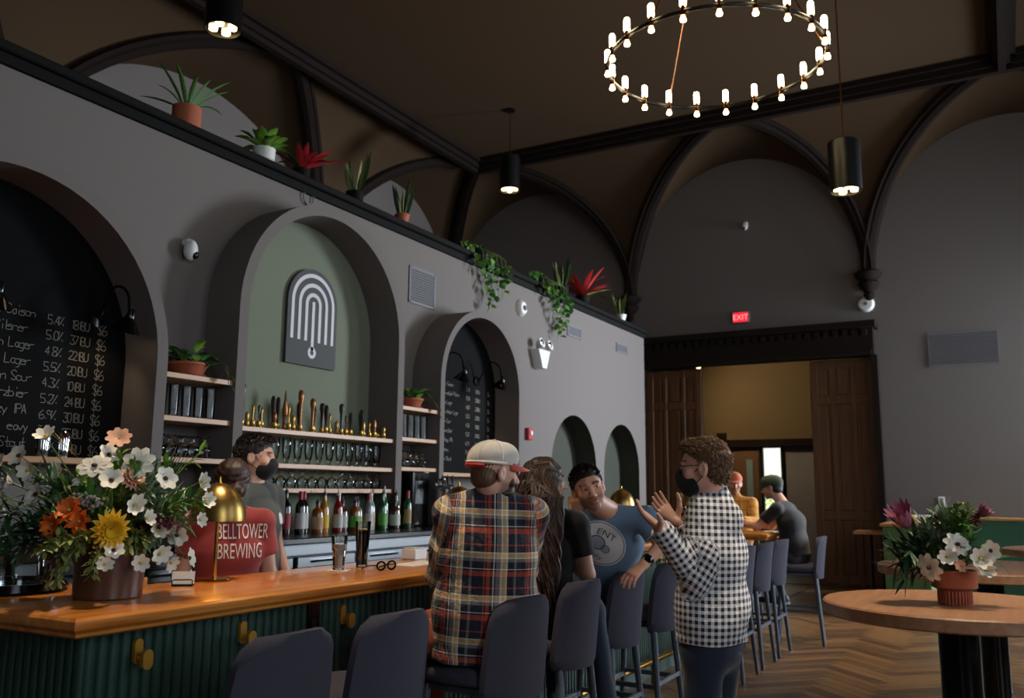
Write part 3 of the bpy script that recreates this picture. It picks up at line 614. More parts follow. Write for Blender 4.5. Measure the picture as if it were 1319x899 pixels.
def pendant(label, loc):
    t = thing('pendant_lamp', label, 'pendant lamp', loc); h, r = .55, .165
    ob('can', MB().lathe([(0, h), (r-.01, h), (r, h-.01), (r, 0), (r-.012, 0), (r-.012, .05), (0, .05)], 32), 'black_metal', t, ang=30)
    ob('cable', MB().tube([(0, 0, h), (0, 0, 7.5-loc[2]-.02)], .008, 6), 'copper', t); ob('canopy', MB().lathe([(0, 7.5-loc[2]), (.08, 7.5-loc[2]), (.08, 7.47-loc[2]), (0, 7.46-loc[2])], 16), 'black_metal', t)
    for k in range(5):
        a = 2*PI*k/4; x, y = (.088*math.cos(a+.5), .088*math.sin(a+.5)) if k < 4 else (0, 0)
        if k < 4: ob('spot_lens', MB().lathe([(0, .03), (.026, .03), (.038, .006), (.04, .048), (0, .049)], 16, (x, y, 0)), 'led', t)
    l = bpy.data.lights.new('pendant_beam', 'SPOT'); l.energy = 420; l.color = (1, .82, .6); l.spot_size = R_(62); l.spot_blend = .8; l.shadow_soft_size = .12
    o = bpy.data.objects.new('pendant_beam', l); COL.objects.link(o); o.location = (0, 0, -.02); o.parent = t
pendant('black can pendant lamp hanging above the potted aloe', (-6.0, 5.25, 5.62))
pendant('black can pendant lamp in front of the vault rib crossing', (-6.55, 11.6, 6.15))
pendant('black can pendant lamp hanging before the corbel, near the chandelier', (-1.28, 9.5, 4.62))
pendant('added black can pendant lamp out of view, brightening the bar near its corner', (-2.75, 2.9, 4.62))  # extra unseen lamp, added to brighten the bar top and the people there
pendant('added black can pendant lamp out of view, brightening the round table with flowers', (.1, 3.8, 4.62))  # another added lamp above the view, warms and lifts the table top
# brass dome table lamps on the bar
def lamp(label, x, y):
    t = thing('table_lamp', label, 'table lamp', (x, y, ZB)); R0 = .122; zb = .26
    ob('base', MB().lathe([(0, 0), (.074, 0), (.076, .004), (.074, .009), (0, .012)], 32), 'brass', t); ob('stem', MB().tube([(0, 0, .01), (0, 0, .43)], .008, 10), 'brass', t)
    n = 12; pr = [(R0*math.cos(PI/2*i/n), zb+.165*math.sin(PI/2*i/n)) for i in range(n)]+[(.004, zb+.165)]; pi_ = [(max(.004, r-.003), z-.003) for r, z in reversed(pr)]
    ob('shade', MB().lathe(pr+pi_, 40), 'brass_brushed', t, ang=60); ob('finial', MB().lathe([(0, .42), (.008, .425), (.006, .44), (.003, .455), (0, .456)], 10), 'brass', t)
    ob('bulb', MB().ell((0, 0, .33), (.025, .025, .032), 12), 'bulb_lamp', t)
mat('bulb_lamp', '#fff0d0', .5, emit='#ffc372', es=70)
m, nt, N, L, b = nm('brass_brushed'); b.inputs['Base Color'].default_value = C('#a98a4e'); b.inputs['Metallic'].default_value = 1; b.inputs['Roughness'].default_value = .32
tc = N.new('ShaderNodeTexCoord'); mp = N.new('ShaderNodeMapping'); mp.inputs['Scale'].default_value = (3, 3, 260); L.new(tc.outputs['Object'], mp.inputs[0]); n_ = N.new('ShaderNodeTexNoise'); n_.inputs['Scale'].default_value = 2; L.new(mp.outputs[0], n_.inputs[0])
bp = N.new('ShaderNodeBump'); bp.inputs['Strength'].default_value = .12; bp.inputs['Distance'].default_value = .004; L.new(n_.outputs[0], bp.inputs['Height']); L.new(bp.outputs[0], b.inputs['Normal'])
lamp('brass dome table lamp in front of the bartender in red', -3.1, 2.86)
lamp('brass dome table lamp behind the man in orange plaid', -3.1, 4.86)
lamp('brass dome table lamp behind the blue-shirted man\'s shoulder', -3.1, 7.62)
lamp('brass dome table lamp behind the raised hands of the man in checks', -3.05, 9.4)

# ================================================================ CHALK MENUS
FONT = {'a': '45 25 14 13 22 32 43|45 42', 'A': '02 28 42|14 34', 'b': '08 02 32 43 44 35 05', 'B': '02 08 28 37 36 25 05|25 34 43 32 02', 'c': '45 25 14 13 22 42', 'C': '47 38 18 06 04 12 32 43', 'd': '48 42 12 03 04 15 45', 'e': '04 44 35 15 04 03 12 42', 'g': '45 15 04 03 12 42|45 41 30 10', 'H': '02 08|42 48|05 45', 'h': '08 02|04 25 35 44 42', 'i': '25 22|27 28', 'I': '22 28', 'l': '28 22', 'L': '08 02 42', 'm': '02 05 15 24 22|24 35 44 42', 'n': '05 02|04 25 35 44 42', 'o': '15 04 03 12 32 43 44 35 15', 'O': '18 06 04 12 32 44 46 38 18', 'P': '02 08 38 47 46 35 05', 'r': '05 02|04 25 45', 's': '45 15 04 34 43 32 02', 'S': '47 38 18 07 06 34 43 32 12 03', 't': '28 22 42|05 45', 'u': '05 03 12 32 43|45 42', 'U': '08 03 12 32 43 48', 'v': '05 22 45', 'w': '05 12 24 32 45', 'y': '05 22|45 10', 'z': '05 45 02 42', 'N': '02 08 42 48', '-': '14 34',
        '0': '18 06 04 12 32 44 46 38 18', '1': '17 28 22', '2': '07 18 38 47 46 02 42', '3': '08 48 25 35 44 43 32 12 03', '4': '38 04 44|37 32', '5': '48 08 05 35 44 43 32 02', '6': '38 05 03 12 32 43 44 35 04', '7': '08 48 12', '8': '18 07 06 44 43 32 12 03 04 46 47 38 18', '9': '46 37 18 07 06 15 45|47 42', '.': '22 23', '$': '47 38 18 07 06 34 43 32 12 03|29 21', '%': '02 48|08 17|33 42'}
def chalk(mb, s, y, z, h, x, sp=1.0, wd=.0045, rnd=None):
    k = h/6
    for chh in s:
        if chh in FONT:
            for st_ in FONT[chh].split('|'):
                pts = [(y+(int(p[0]))*k*.8+(rnd.uniform(-.2, .2)*k if rnd else 0), z+(int(p[1])-2)*k+(rnd.uniform(-.2, .2)*k if rnd else 0)) for p in st_.split()]
                for (a, b), (c, d) in zip(pts, pts[1:]):
                    l_ = math.hypot(c-a, d-b) or 1e-6; ny, nz = -(d-b)/l_*wd/2, (c-a)/l_*wd/2
                    mb.add([(x, a+ny, b+nz), (x, c+ny, d+nz), (x, c-ny, d-nz), (x, a-ny, b-nz)], [(0, 1, 2, 3)])
        y += (4.6 if chh not in 'iIl.1' else 3.2)*k*.8*sp
    return y
ROWS = [('c Saison', '5.4%', '18IBU', '$6'), ('n-style Pilsner', '5.0%', '37IBU', '$6'), ('n Lager', '4.8%', '22IBU', '$6'), ('n Amber Lager', '5.5%', '20IBU', '$6'), ('n Sour', '4.3%', '10IBU', '$6'), ('warzbier', '5.2%', '24IBU', '$6'), ('Hazy IPA', '6.9%', '30IBU', '$6'), ('eavy', '7.4%', '25IBU', '$6'), ('n Stout', '5.8%', '65IBU', '$6')]
def menu(i, label, z_top, dz, h, ys, wd):
    t = thing('menu_board', label, 'chalkboard', (XW, ARCH[i][0], 1.637)); b_ = arch_panel('board', i, 1.637, None)
    b_.v = [(x-XW, y-ARCH[i][0], z-1.637) for x, y, z in b_.v]; ob('board', b_, 'chalkboard', t, smooth=False)
    rn = random.Random(i); X = .0312
    for k, row in enumerate(ROWS):
        l_ = MB(); z = z_top-k*dz-1.637
        nw = len(row[0])*h/6*3.4; off = ys[1]-.05-nw if i == 0 else ys[0]
        chalk(l_, row[0], off-ARCH[i][0], z+.012, h*.95, X, .9 if i == 0 else .8, wd, rn)
        for c in (1, 2, 3): chalk(l_, row[c], ys[c]-ARCH[i][0], z-.008*c, h*(.92 if c < 3 else 1.05), X, .84, wd, rn)
        ob('chalk_line', l_, 'chalk', t, smooth=False, recalc=False, kind='stuff')
menu(0, 'big arched chalkboard menu at the dim end of the bar wall', 2.43, .0935, .058, (2.6, 3.11, 3.26, 3.44), .0034)
menu(2, 'small arched chalkboard menu with two gooseneck lamps', 2.50, .0935, .042, (7.34, 7.74, 7.92, 8.17), .004)
def gooseneck(label, y, zz=2.5):
    t = thing('gooseneck_lamp', label, 'wall lamp', (XW+.034, y, zz))
    ob('wall_plate', MB().lathe([(0, 0), (.05, 0), (.05, .015), (0, .02)], 18, rot=M.Rotation(PI/2, 3, 'Y')), 'gloss_black', t)
    pts = [(.0, 0, .0)]+[(.05+.12*i/4, 0, .02+.17*math.sin(PI/2*i/4)) for i in range(5)]+[(.17+.13*math.sin(PI/2*i/5), 0, .07+.12*math.cos(PI/2*i/5)) for i in range(1, 6)]+[(.305, 0, .02)]
    ob('arm', MB().tube(pts, .008, 8), 'gloss_black', t)
    rot = M.Rotation(R_(22), 3, 'Y'); sh = ob('shade', MB().lathe([(0, .09), (.02, .085), (.024, .05), (.03, .03), (.062, -.012), (.085, -.05), (.08, -.05), (.058, -.012), (.02, .02), (0, .025)], 24, (.305, 0, -.05), rot=rot), 'gloss_black', t)
    ob('bulb', MB().ell((.295, 0, -.07), .022, 10), 'bulb_spot', t)
    l = bpy.data.lights.new('menu_spot', 'SPOT'); l.energy = 3.2; l.color = (1, .72, .45); l.spot_size = R_(100); l.spot_blend = .7; l.shadow_soft_size = .03
    o = bpy.data.objects.new('menu_spot', l); COL.objects.link(o); o.parent = t; o.location = (.285, 0, -.115); o.rotation_euler = V((-.75, 0, -1)).to_track_quat('-Z', 'Y').to_euler()
gooseneck('black gooseneck lamp on the big menu board above the prices', 3.42); gooseneck('black gooseneck lamp on the big menu board above the beer names', 2.62)
gooseneck('black gooseneck lamp on the small menu board, in front of the dark slate', 7.19, 2.62); gooseneck('black gooseneck lamp on the small menu board, beside the arch jamb', 7.93, 2.62)
# arch emblem sign in the green niche
sg = thing('arch_sign', 'dark arched sign with nested white arch lines in the green niche', 'sign', (XW+.012, 5.36, 2.45)); rs = .2925
ob('backing', MB().prism([(-rs, 0)]+arc(0, rs, .5075, 24)+[(rs, 0)], 0, .03, lambda y, z, x: (x, y, z)), 'sign_dark', sg, smooth=False)
for r in (.238, .158, .079):
    l_ = MB(); n = 24; wd = .016; inn = [(-(r-wd), .2)]+arc(0, r-wd, .5075, n)+[(r-wd, .2)]; out = [(-(r+wd), .2)]+arc(0, r+wd, .5075, n)+[(r+wd, .2)]; k = len(inn)
    ob('arch_line', l_.add([(.033, y, z) for y, z in inn+out], [(i, i+1, k+i+1, k+i) for i in range(k-1)]), 'sign_white', sg, smooth=False)
ob('bell_line', MB().box((.032, 0, .33), (.003, .032, .4)), 'sign_white', sg, smooth=False)
rg = MB(); n = 24; rg.add([(.0335, .02*math.cos(2*PI*i/n), .11+.02*math.sin(2*PI*i/n)) for i in range(n)]+[(.0335, .048*math.cos(2*PI*i/n), .11+.048*math.sin(2*PI*i/n)) for i in range(n)], [(i, (i+1) % n, n+(i+1) % n, n+i) for i in range(n)])
ob('bell_ring', rg, 'sign_white', sg, smooth=False)

# ================================================================ WALL FITTINGS
def vent(label, loc, w_, h_, axis, bars):
    t = thing('air_vent', label, 'vent', loc); rt = M.Rotation(0 if axis == 'x' else -PI/2, 3, 'Z')
    def P(mb): mb.v = [tuple(rt @ V(q)) for q in mb.v]; return mb
    ob('frame', P(MB().box((.006, 0, h_/2), (.012, w_, .025)).box((.006, 0, -h_/2), (.012, w_, .025)).box((.006, w_/2, 0), (.012, .025, h_+.025)).box((.006, -w_/2, 0), (.012, .025, h_+.025))), 'vent_grey', t, smooth=False)
    ob('backing', P(MB().box((.002, 0, 0), (.004, w_, h_))), 'sign_dark', t, smooth=False)
    sm = mesh('slat', P(MB().box((0, 0, 0), (.01, w_, h_/bars*.6), rot=M.Rotation(.5, 3, 'Y'))), 'vent_grey', False)
    for k in range(bars): ob('slat', sm, parent=t, loc=(rt @ V((.007, 0, -h_/2+(k+.5)*h_/bars))))
vent('square grey air vent between the green niche and the small menu board', (XW, 6.94, 3.43), .42, .34, 'x', 14)
vent('small grey air vent on the bright wall under the red bromeliad', (XW, 10.45, 3.56), .42, .13, 'x', 6); vent('small grey air vent on the bright wall under the small white pot', (XW, 12.12, 3.575), .42, .11, 'x', 6)
vent('wide grey air vent high on the end wall above the booths', (-.46, YB, 3.68), .95, .5, 'y', 16)
def dome_cam(label, loc, ax):
    t = thing('security_camera', label, 'camera', loc); d = V(ax)
    ob('bracket', MB().box(tuple(d*.03+V((0, 0, .055))), (.07, .06, .05), b=.01), 'white_plastic', t); ob('housing', MB().ell(tuple(d*.06), (.05, .05, .075), 16), 'white_plastic', t); ob('lens', MB().ell(tuple(d*.085+V((0, .01, -.035))), .03, 14), 'gloss_black', t)
dome_cam('white security camera on the bar wall between the two big arches', (XW, 4.07, 3.1), (1, .15, 0)); dome_cam('white security camera high on the end wall below the vault', (-3.69, YB, 6.07), (-.2, -1, 0))
t = thing('emergency_light', 'white wedge emergency light with two lamp heads on the bar wall', 'emergency light', (XW, 9.36, 3.05))
ob('housing', MB().prism([(-.15, .1), (.15, .1), (.06, -.12), (-.05, -.12)], 0, .12, lambda a, b, x: (x, a, b)), 'white_plastic', t, smooth=False)
for y in (-.08, .14):
    h_ = ob('lamp_head', MB().lathe([(0, 0), (.04, 0), (.065, .06), (.062, .065), (0, .055)], 16, (.07, y, .16), rot=M.Rotation(R_(70), 3, 'Y')), 'white_plastic', t); ob('lens', MB().ell((.125, y, .178), (.012, .045, .045), 10), 'chrome', h_)
t = thing('smoke_detector', 'round white detector on the bar wall below the trailing ivy', 'detector', (XW, 8.95, 3.6)); ob('base', MB().lathe([(0, 0), (.1, 0), (.1, .02), (.07, .06), (0, .065)], 24, rot=M.Rotation(PI/2, 3, 'Y')), 'white_plastic', t); ob('sensor', MB().lathe([(.03, .06), (.028, .085), (0, .086)], 16, rot=M.Rotation(PI/2, 3, 'Y')), 'vent_grey', t)
t = thing('smoke_detector', 'round white detector on the end wall under the corbel', 'detector', (-1.81, YB, 4.5)); ob('base', MB().lathe([(0, 0), (.13, 0), (.13, .02), (.1, .06), (0, .065)], 24, rot=M.Rotation(PI/2, 3, 'X')), 'white_plastic', t); ob('sensor', MB().lathe([(.03, .06), (.028, .085), (0, .086)], 16, rot=M.Rotation(PI/2, 3, 'X')), 'vent_grey', t)
mat('alarm_red', '#b32028', .4); t = thing('fire_alarm', 'red fire alarm box on the bar wall beside the small menu arch', 'fire alarm', (XW, 9.15, 2.13)); ob('housing', MB().box((.025, 0, 0), (.05, .1, .14), b=.006), 'alarm_red', t, smooth=False); ob('strobe', MB().box((.055, 0, .01), (.02, .05, .05), b=.006), 'white_plastic', t, smooth=False)
mat('exit_red', '#e02230', .5, emit='#ff2233', es=1.3); t = thing('exit_sign', 'glowing red exit sign above the double doorway', 'sign', (-3.84, YB, 4.46))
ob('housing', MB().box((0, -.025, 0), (.3, .05, .21), b=.006), 'vent_grey', t, smooth=False); ob('face', MB().box((0, -.052, 0), (.25, .006, .16)), 'exit_red', t, smooth=False)
vs, fs = text2d('EXIT', .13); mat('exit_text', '#ffd8d8', .5, emit='#ff9a9a', es=1.2); ob('lettering', MB().add([(q.x, -.0565, q.y-.045) for q in vs], fs), 'exit_text', t, smooth=False)
ob('wall_ring', MB().tube([(XW+.02, 5.27+.06*math.cos(2*PI*i/20), 3.845+.06*math.sin(2*PI*i/20)) for i in range(21)], .006, 6, caps=False).box((XW+.008, 5.27, 3.79), (.02, .03, .03)), 'vent_grey', label='small metal ring on the wall above the green niche arch', cat='ring')
t = thing('wall_socket', 'white wall socket above the green bench on the end wall', 'socket', (-.9, YB, 1.36)); ob('cover_plate', MB().box((0, -.006, 0), (.09, .012, .14), b=.003), 'white_plastic', t, smooth=False); ob('socket', MB().box((0, -.013, 0), (.04, .004, .09)), 'vent_grey', t, smooth=False)
t = thing('paper_roll', 'white rolled paper lying on the timber cap of the green partition', 'paper roll', (-1.15, 13.0, 1.105)); ob('roll', MB().tube([(-.24, 0, .045), (.26, .1, .045)], .045, 14), 'white_plastic', t); ob('band', MB().tube([(-.02, .044, .045), (.02, .052, .045)], .046, 14), 'lab_yellow', t)
# track light in the room beyond
t = thing('track_light', 'black track light with a lit head in the room beyond the doorway', 'track light', (-5.35, 17.6, 4.6)); ob('track', MB().tube([(-.2, .3, -.35), (0, .1, -.42), (.25, -.1, -.4)], .03, 8), 'black_metal', t); ob('rod', MB().tube([(.25, -.1, 0), (.25, -.1, -.4)], .015, 6), 'black_metal', t); ob('rod', MB().tube([(-.2, .3, 0), (-.2, .3, -.35)], .015, 6), 'black_metal', t)
for p, q in (((-.12, .15, -.52), 'led'), ((.2, -.1, -.54), 'black_metal')):
    h_ = ob('spot_head', MB().lathe([(0, .1), (.05, .1), (.07, -.04), (0, -.03)], 14, p), 'black_metal', t); ob('lens', MB().ell((p[0], p[1], p[2]-.035), (.062, .062, .03), 12), q, h_)
l = bpy.data.lights.new('track_beam', 'SPOT'); l.energy = 150; l.color = (1, .74, .46); l.spot_size = R_(110); l.spot_blend = .9; l.shadow_soft_size = .06
o = bpy.data.objects.new('track_beam', l); COL.objects.link(o); o.parent = t; o.location = (-.12, .12, -.62); o.rotation_euler = V((.45, 1, -.35)).to_track_quat('-Z', 'Y').to_euler()

# ================================================================ PLANTS
mat('leaf_green', '#4a7a36', .45, var=.35, vscale=12); mat('leaf_light', '#6f9a35', .45, var=.3, vscale=15); mat('leaf_dark', '#2a4d30', .45, var=.35, vscale=12); mat('leaf_grey', '#75866a', .6, var=.25, vscale=15); mat('leaf_olive', '#7c8446', .6, var=.3, vscale=15)
mat('leaf_red', '#b02a2c', .4, var=.35, vscale=9); mat('leaf_yellow', '#c9b54e', .5); mat('soil', '#2a1c12', .95); mat('stem_green', '#5d7a35', .6)
mat('petal_white', '#ece5d6', .6, var=.06, vscale=20); mat('petal_peach', '#e4a98a', .6, var=.2, vscale=30); mat('petal_yellow', '#e9b824', .6, var=.2, vscale=25); mat('petal_orange', '#d9691c', .6, var=.3, vscale=25); mat('petal_pink', '#a8647c', .6, var=.3, vscale=25); mat('burgundy', '#5c1626', .7, var=.3, vscale=30); mat('eye_dark', '#4a2a1a', .8); mat('seed_grey', '#8f8a84', .8)
POT = {'cyl': [(0, 0), (.095, 0), (.1, .006), (.1, .16), (.094, .163), (.092, .15), (0, .148)], 'bowl': [(0, 0), (.09, 0), (.1, .012), (.13, .075), (.138, .08), (.138, .095), (.128, .095), (.12, .08), (0, .08)], 'cone': [(0, 0), (.06, 0), (.085, .11), (.092, .112), (.092, .13), (.083, .13), (.08, .115), (0, .115)], 'white': [(0, 0), (.06, 0), (.085, .03), (.09, .12), (.084, .122), (.082, .11), (0, .11)]}
def pot(t, kind, m, s_=1, saucer=False):
    ob('pot', MB().lathe([(r*s_, z*s_) for r, z in POT[kind]], 28), m, t, ang=35); h = POT[kind][-1][1]*s_
    ob('soil', MB().lathe([(0, h+.003), (POT[kind][-2][0]*s_*.97, h+.002)], 20), 'soil', t)
    if saucer: ob('saucer', MB().lathe([(0, .001), (.11*s_, .001), (.125*s_, .016*s_), (.118*s_, .016*s_), (.1*s_, .006), (0, .006)], 24), m, t)
    return h
def leaves(t, specs, m, name='leaf', shared=None):
    for a in specs:
        l_ = MB(); l_.leaf(*a[0], **a[1]); ob(name, l_, m, t, recalc=False, ang=80)
def plant(kind, label, loc, pk='cyl', pm='terracotta', s_=1, seed=1, saucer=False):
    t = thing('potted_plant', label, 'plant', loc); r = random.Random(seed); h = pot(t, pk, pm, s_, saucer) if pk else 0
    sp = []
    if kind == 'aloe':
        for k in range(11):
            a = 2*PI*k/11+r.uniform(-.2, .2); e = r.uniform(.4, 1.6); sp.append((((.02*math.cos(a), .02*math.sin(a), h-.01), (math.cos(a), math.sin(a), e), r.uniform(.26, .42), .034), dict(bend=r.uniform(.3, .9), n=6, fold=.6)))
        leaves(t, sp, 'leaf_green')
    elif kind == 'broad':
        for k in range(26):
            a = r.uniform(0, 2*PI); e = r.uniform(.1, 1.3); q = r.uniform(.02, .07); sp.append((((q*math.cos(a), q*math.sin(a), h+r.uniform(0, .06)), (math.cos(a), math.sin(a), e), r.uniform(.12, .18), .075), dict(bend=.6, n=4)))
        leaves(t, sp, 'leaf_light')
    elif kind == 'brom':
        for k in range(22):
            a = r.uniform(0, 2*PI); e = r.uniform(.0, 1.8); sp.append((((.02*math.cos(a), .02*math.sin(a), h), (math.cos(a), math.sin(a), e), r.uniform(.3, .46)*s_, .07*s_), dict(bend=r.uniform(.3, .9), n=5)))
        leaves(t, sp[:17], 'leaf_red'); leaves(t, sp[17:20], 'leaf_yellow'); leaves(t, sp[20:], 'leaf_dark')
    elif kind == 'snake':
        for k in range(15):
            a = r.uniform(0, 2*PI); q = r.uniform(.01, .055)*s_; sp.append((((q*math.cos(a), q*math.sin(a), h-.01), (math.cos(a)*.25, math.sin(a)*.25, 1), r.uniform(.26, .46)*s_, .05*s_), dict(bend=-.05, n=6, up=(math.sin(a), -math.cos(a), .1), fold=.4)))
        leaves(t, sp[:9], 'leaf_dark'); leaves(t, sp[9:], 'leaf_olive')
    elif kind == 'pothos':
        for k in range(30):
            a = r.uniform(0, 2*PI); q = r.uniform(.03, .12)*s_; e = r.uniform(-.2, 1.4); sp.append((((q*math.cos(a), q*math.sin(a), h+r.uniform(0, .09)*s_), (math.cos(a), math.sin(a), e), r.uniform(.08, .14)*s_, .07*s_), dict(bend=.9, n=4)))
        leaves(t, sp[:22], 'leaf_green'); leaves(t, sp[22:], 'leaf_light')
        vn = [(.1*s_, .08*s_, h), (.17*s_, .15*s_, h+.03), (.205*s_, .18*s_, h-.05), (.21*s_, .18*s_, h-.12)]; ob('vine', MB().tube(vn, .003, 5), 'stem_green', t)
        leaves(t, [((p, (.5, .4, -.6), .07*s_, .05*s_), dict(bend=.5)) for p in vn[1:]], 'leaf_green')
    return t, h
def ivy(label, loc, seed, runs):
    t = thing('trailing_ivy', label, 'plant', loc); r = random.Random(seed); h = pot(t, 'bowl', 'cap_black', .9)
    lf = mesh('leaf', MB().leaf((0, 0, 0), (0, 1, -.3), .075, .07, bend=.5, n=3), 'leaf_green', True, 80, False); st_ = mesh('leaf', MB().leaf((0, 0, 0), (0, 1, -.3), .06, .055, bend=.5, n=3), 'leaf_light', True, 80, False)
    def lv(p):
        o = ob('leaf', lf if r.random() < .7 else st_, parent=t, loc=p); o.rotation_euler = (r.uniform(-.9, .3), r.uniform(-.5, .5), r.uniform(-PI, PI)); s_ = r.uniform(.7, 1.25); o.scale = (s_, s_, s_)
    for k in range(60):
        a = r.uniform(0, 2*PI); q = r.uniform(.02, .3); lv((.06*math.cos(a)*.9, q*math.sin(a), h+r.uniform(-.01, .1)*(1-q)))
    for y, L_ in runs:
        x = XW+.1-loc[0]; pts = [(0.02, y*.6, h), (x*.6, y*.8, h+.03), (x-.02, y, h-.02), (x, y, -.1)]+[(x+.012*math.sin(k*1.9), y+.02*math.sin(k*2.3+seed), -.1-L_*k/6) for k in range(1, 7)]
        ob('vine', MB().tube(pts, .0035, 5), 'stem_green', t)
        for k in range(int(L_*34)+3):
            f_ = r.random(); lv((x+r.uniform(-.005, .05), y+r.uniform(-.05, .05), -.02-L_*f_))
    return t
ZL = ZT+.061; XPL = -4.955
plant('aloe', 'aloe with long thin leaves in a terracotta cylinder on the wall ledge', (XPL, 4.06, ZL), 'cyl', 'terracotta', 1.0, 2)
plant('broad', 'round-leaved green plant in a small white pot on the wall ledge', (XPL, 4.82, ZL), 'white', 'white_pot', 1.0, 5)
plant('brom', 'large red bromeliad next to the small white pot on the ledge', (XPL, 5.25, ZL), 'white', 'cap_black', .8, 8)
plant('snake', 'upright snake plant between the red bromeliad and the little terracotta pot', (XPL, 5.94, ZL), 'white', 'cap_black', .9, 11)
plant('snake', 'sparse snake plant in a little terracotta pot on the ledge', (XPL, 6.66, ZL), 'cone', 'terracotta', .8, 17)
ivy('ivy hanging over the ledge above the square vent', (XPL, 8.05, ZL), 3, [(-.28, .12), (-.1, .2), (.0, .55), (.1, .42), (.2, .3), (.3, .35), (.4, .18)])
ivy('ivy hanging over the ledge above the round detector', (XPL, 9.55, ZL), 4, [(-.15, .1), (.0, .2), (.12, .42), (.22, .6), (.33, .5), (.42, .38), (.5, .2)])
plant('snake', 'tall snake plant between the second ivy and the far red bromeliad', (XPL, 10.2, ZL), 'white', 'cap_black', 1.0, 23)
plant('brom', 'spiky red bromeliad beside the tall snake plant at the far end of the ledge', (XPL, 10.85, ZL), 'white', 'cap_black', 1.1, 29)
plant('snake', 'thin sprig in a small white pot alone at the end of the ledge', (XPL, 12.25, ZL), 'cone', 'white_pot', .9, 31)
plant('pothos', 'leafy plant in a terracotta bowl on the shelf beside the big menu board', (XF-.17, 4.03, ZS[0]+.0005), 'bowl', 'terracotta', .98, 37, True)
plant('pothos', 'leafy plant in a terracotta bowl on the shelf beside the small menu board', (XF-.17, 6.56, ZS[0]+.0035), 'bowl', 'terracotta', .95, 41, True)

# ---- flower arrangements
def petals(n, L_, wd, cup, m0=None, layers=1, bend=.4, tipw=.02):
    m_ = MB()
    for l_ in range(layers):
        for k in range(n):
            a = 2*PI*(k+.5*l_)/n; e = cup+l_*.45
            m_.leaf((.004*math.cos(a), .004*math.sin(a), .002*l_), (math.cos(a), math.sin(a), e), L_*(1-.16*l_), wd, bend=bend, n=4, fold=.15, tip=.35 if layers == 1 else .1)
    return m_
FL = {'cosmos': (petals(8, .044, .034, .15), 'petal_white'), 'peach': (petals(8, .042, .032, .5), 'petal_peach'), 'anem': (petals(6, .04, .04, .55), 'petal_white'), 'side': (petals(7, .042, .032, .95), 'petal_white'),
      'dahlia': (petals(16, .062, .02, .12, layers=4, bend=.25), 'petal_yellow'), 'lily': (petals(7, .06, .03, .5, layers=2), 'petal_orange'), 'mum': (petals(18, .045, .014, .2, layers=3), 'petal_peach'), 'protea': (petals(12, .09, .03, 1.3, layers=3, bend=-.9), 'petal_pink')}
FM = {k: mesh('petals', mb, m, True, 80, False) for k, (mb, m) in FL.items()}
FC = mesh('flower_centre', MB().ell((0, 0, .006), (.0085, .0085, .006), 10), 'eye_dark'); FY_ = mesh('flower_centre', MB().ell((0, 0, .009), (.007, .007, .008), 10), 'leaf_yellow')
def bouquet(t, O, right, up, fwd, flowers, seed, size=1.0):
    r = random.Random(seed); right, fwd = V(right), V(fwd)
    stems = MB()
    for x, z, c, kind, s_ in flowers:
        p = right*x+V((0, 0, z))+fwd*c; base = V((p.x*.15, p.y*.15, O)); n = (V((p.x, p.y, max(.02, (p.z-O)*.6)))+fwd*.22).normalized()
        if kind == 'protea': n = (V((p.x, p.y, .25))).normalized()
        f_ = ob('flower', FM[kind], parent=t, loc=p); f_.rotation_mode = 'QUATERNION'; f_.rotation_quaternion = n.to_track_quat('Z', 'Y'); f_.rotation_quaternion = f_.rotation_quaternion @ Euler((r.gauss(0, .22), r.gauss(0, .22), r.uniform(0, 6))).to_quaternion(); f_.scale = (s_*r.uniform(.95, 1.2), s_*r.uniform(.85, 1.1), s_*r.uniform(.8, 1.5))
        if kind in ('cosmos', 'anem'): ob('flower_centre', FC, parent=f_)
        elif kind in ('side', 'lily'): ob('flower_centre', FY_, parent=f_)
        mid = base.lerp(p, .55)+V((0, 0, .05*(1 if p.z > O else 2.2))); stems.tube([base, mid, p-n*.012, p], .0028, 5)
    ob('stems', stems, 'stem_green', t)
def sprays(t, O, right, fwd, specs, seed):
    """foliage: (x, z, c, kind) = tip of a spray of leaves growing out of the vase mouth"""
    r = random.Random(seed); right, fwd = V(right), V(fwd); M_ = {}
    for x, z, c, kind in specs:
        tip = right*x+V((0, 0, z))+fwd*c; base = V((tip.x*.12, tip.y*.12, O)); m_ = M_.setdefault(kind, MB()); ctrl = base.lerp(tip, .5)+V((0, 0, .07 if z > O-.05 else .16))
        pts = [(base*(1-u)*(1-u)+ctrl*2*u*(1-u)+tip*u*u) for u in [i/9 for i in range(10)]]; m_.tube(pts, .0022, 4, caps=False)
        for i in range(2, 10):
            d = (pts[i]-pts[i-1]).normalized()
            if kind == 'leaf_dark': q = [(.10, .016, 3)]
            elif kind == 'leaf_green': q = [(.075, .012, 5)]
            elif kind == 'leaf_olive': q = [(.035, .017, 5)]
            elif kind == 'leaf_grey': q = [(.06, .012, 6)]
            elif kind == 'burgundy': q = [(.03, .012, 8)]
            else: q = [(.05, .02, 3)]
            for L_, wd, nn in q:
                for k in range(nn):
                    a = V((r.gauss(0, 1), r.gauss(0, 1), r.gauss(0, 1))).normalized(); m_.leaf(pts[i]+a*.004, d*.8+a*.9, L_*r.uniform(.7, 1.2), wd*r.uniform(.8, 1.2), bend=r.uniform(0, .5), n=3)
    for k, m_ in M_.items(): ob('foliage', m_, k, t, kind='stuff', recalc=False, ang=80)
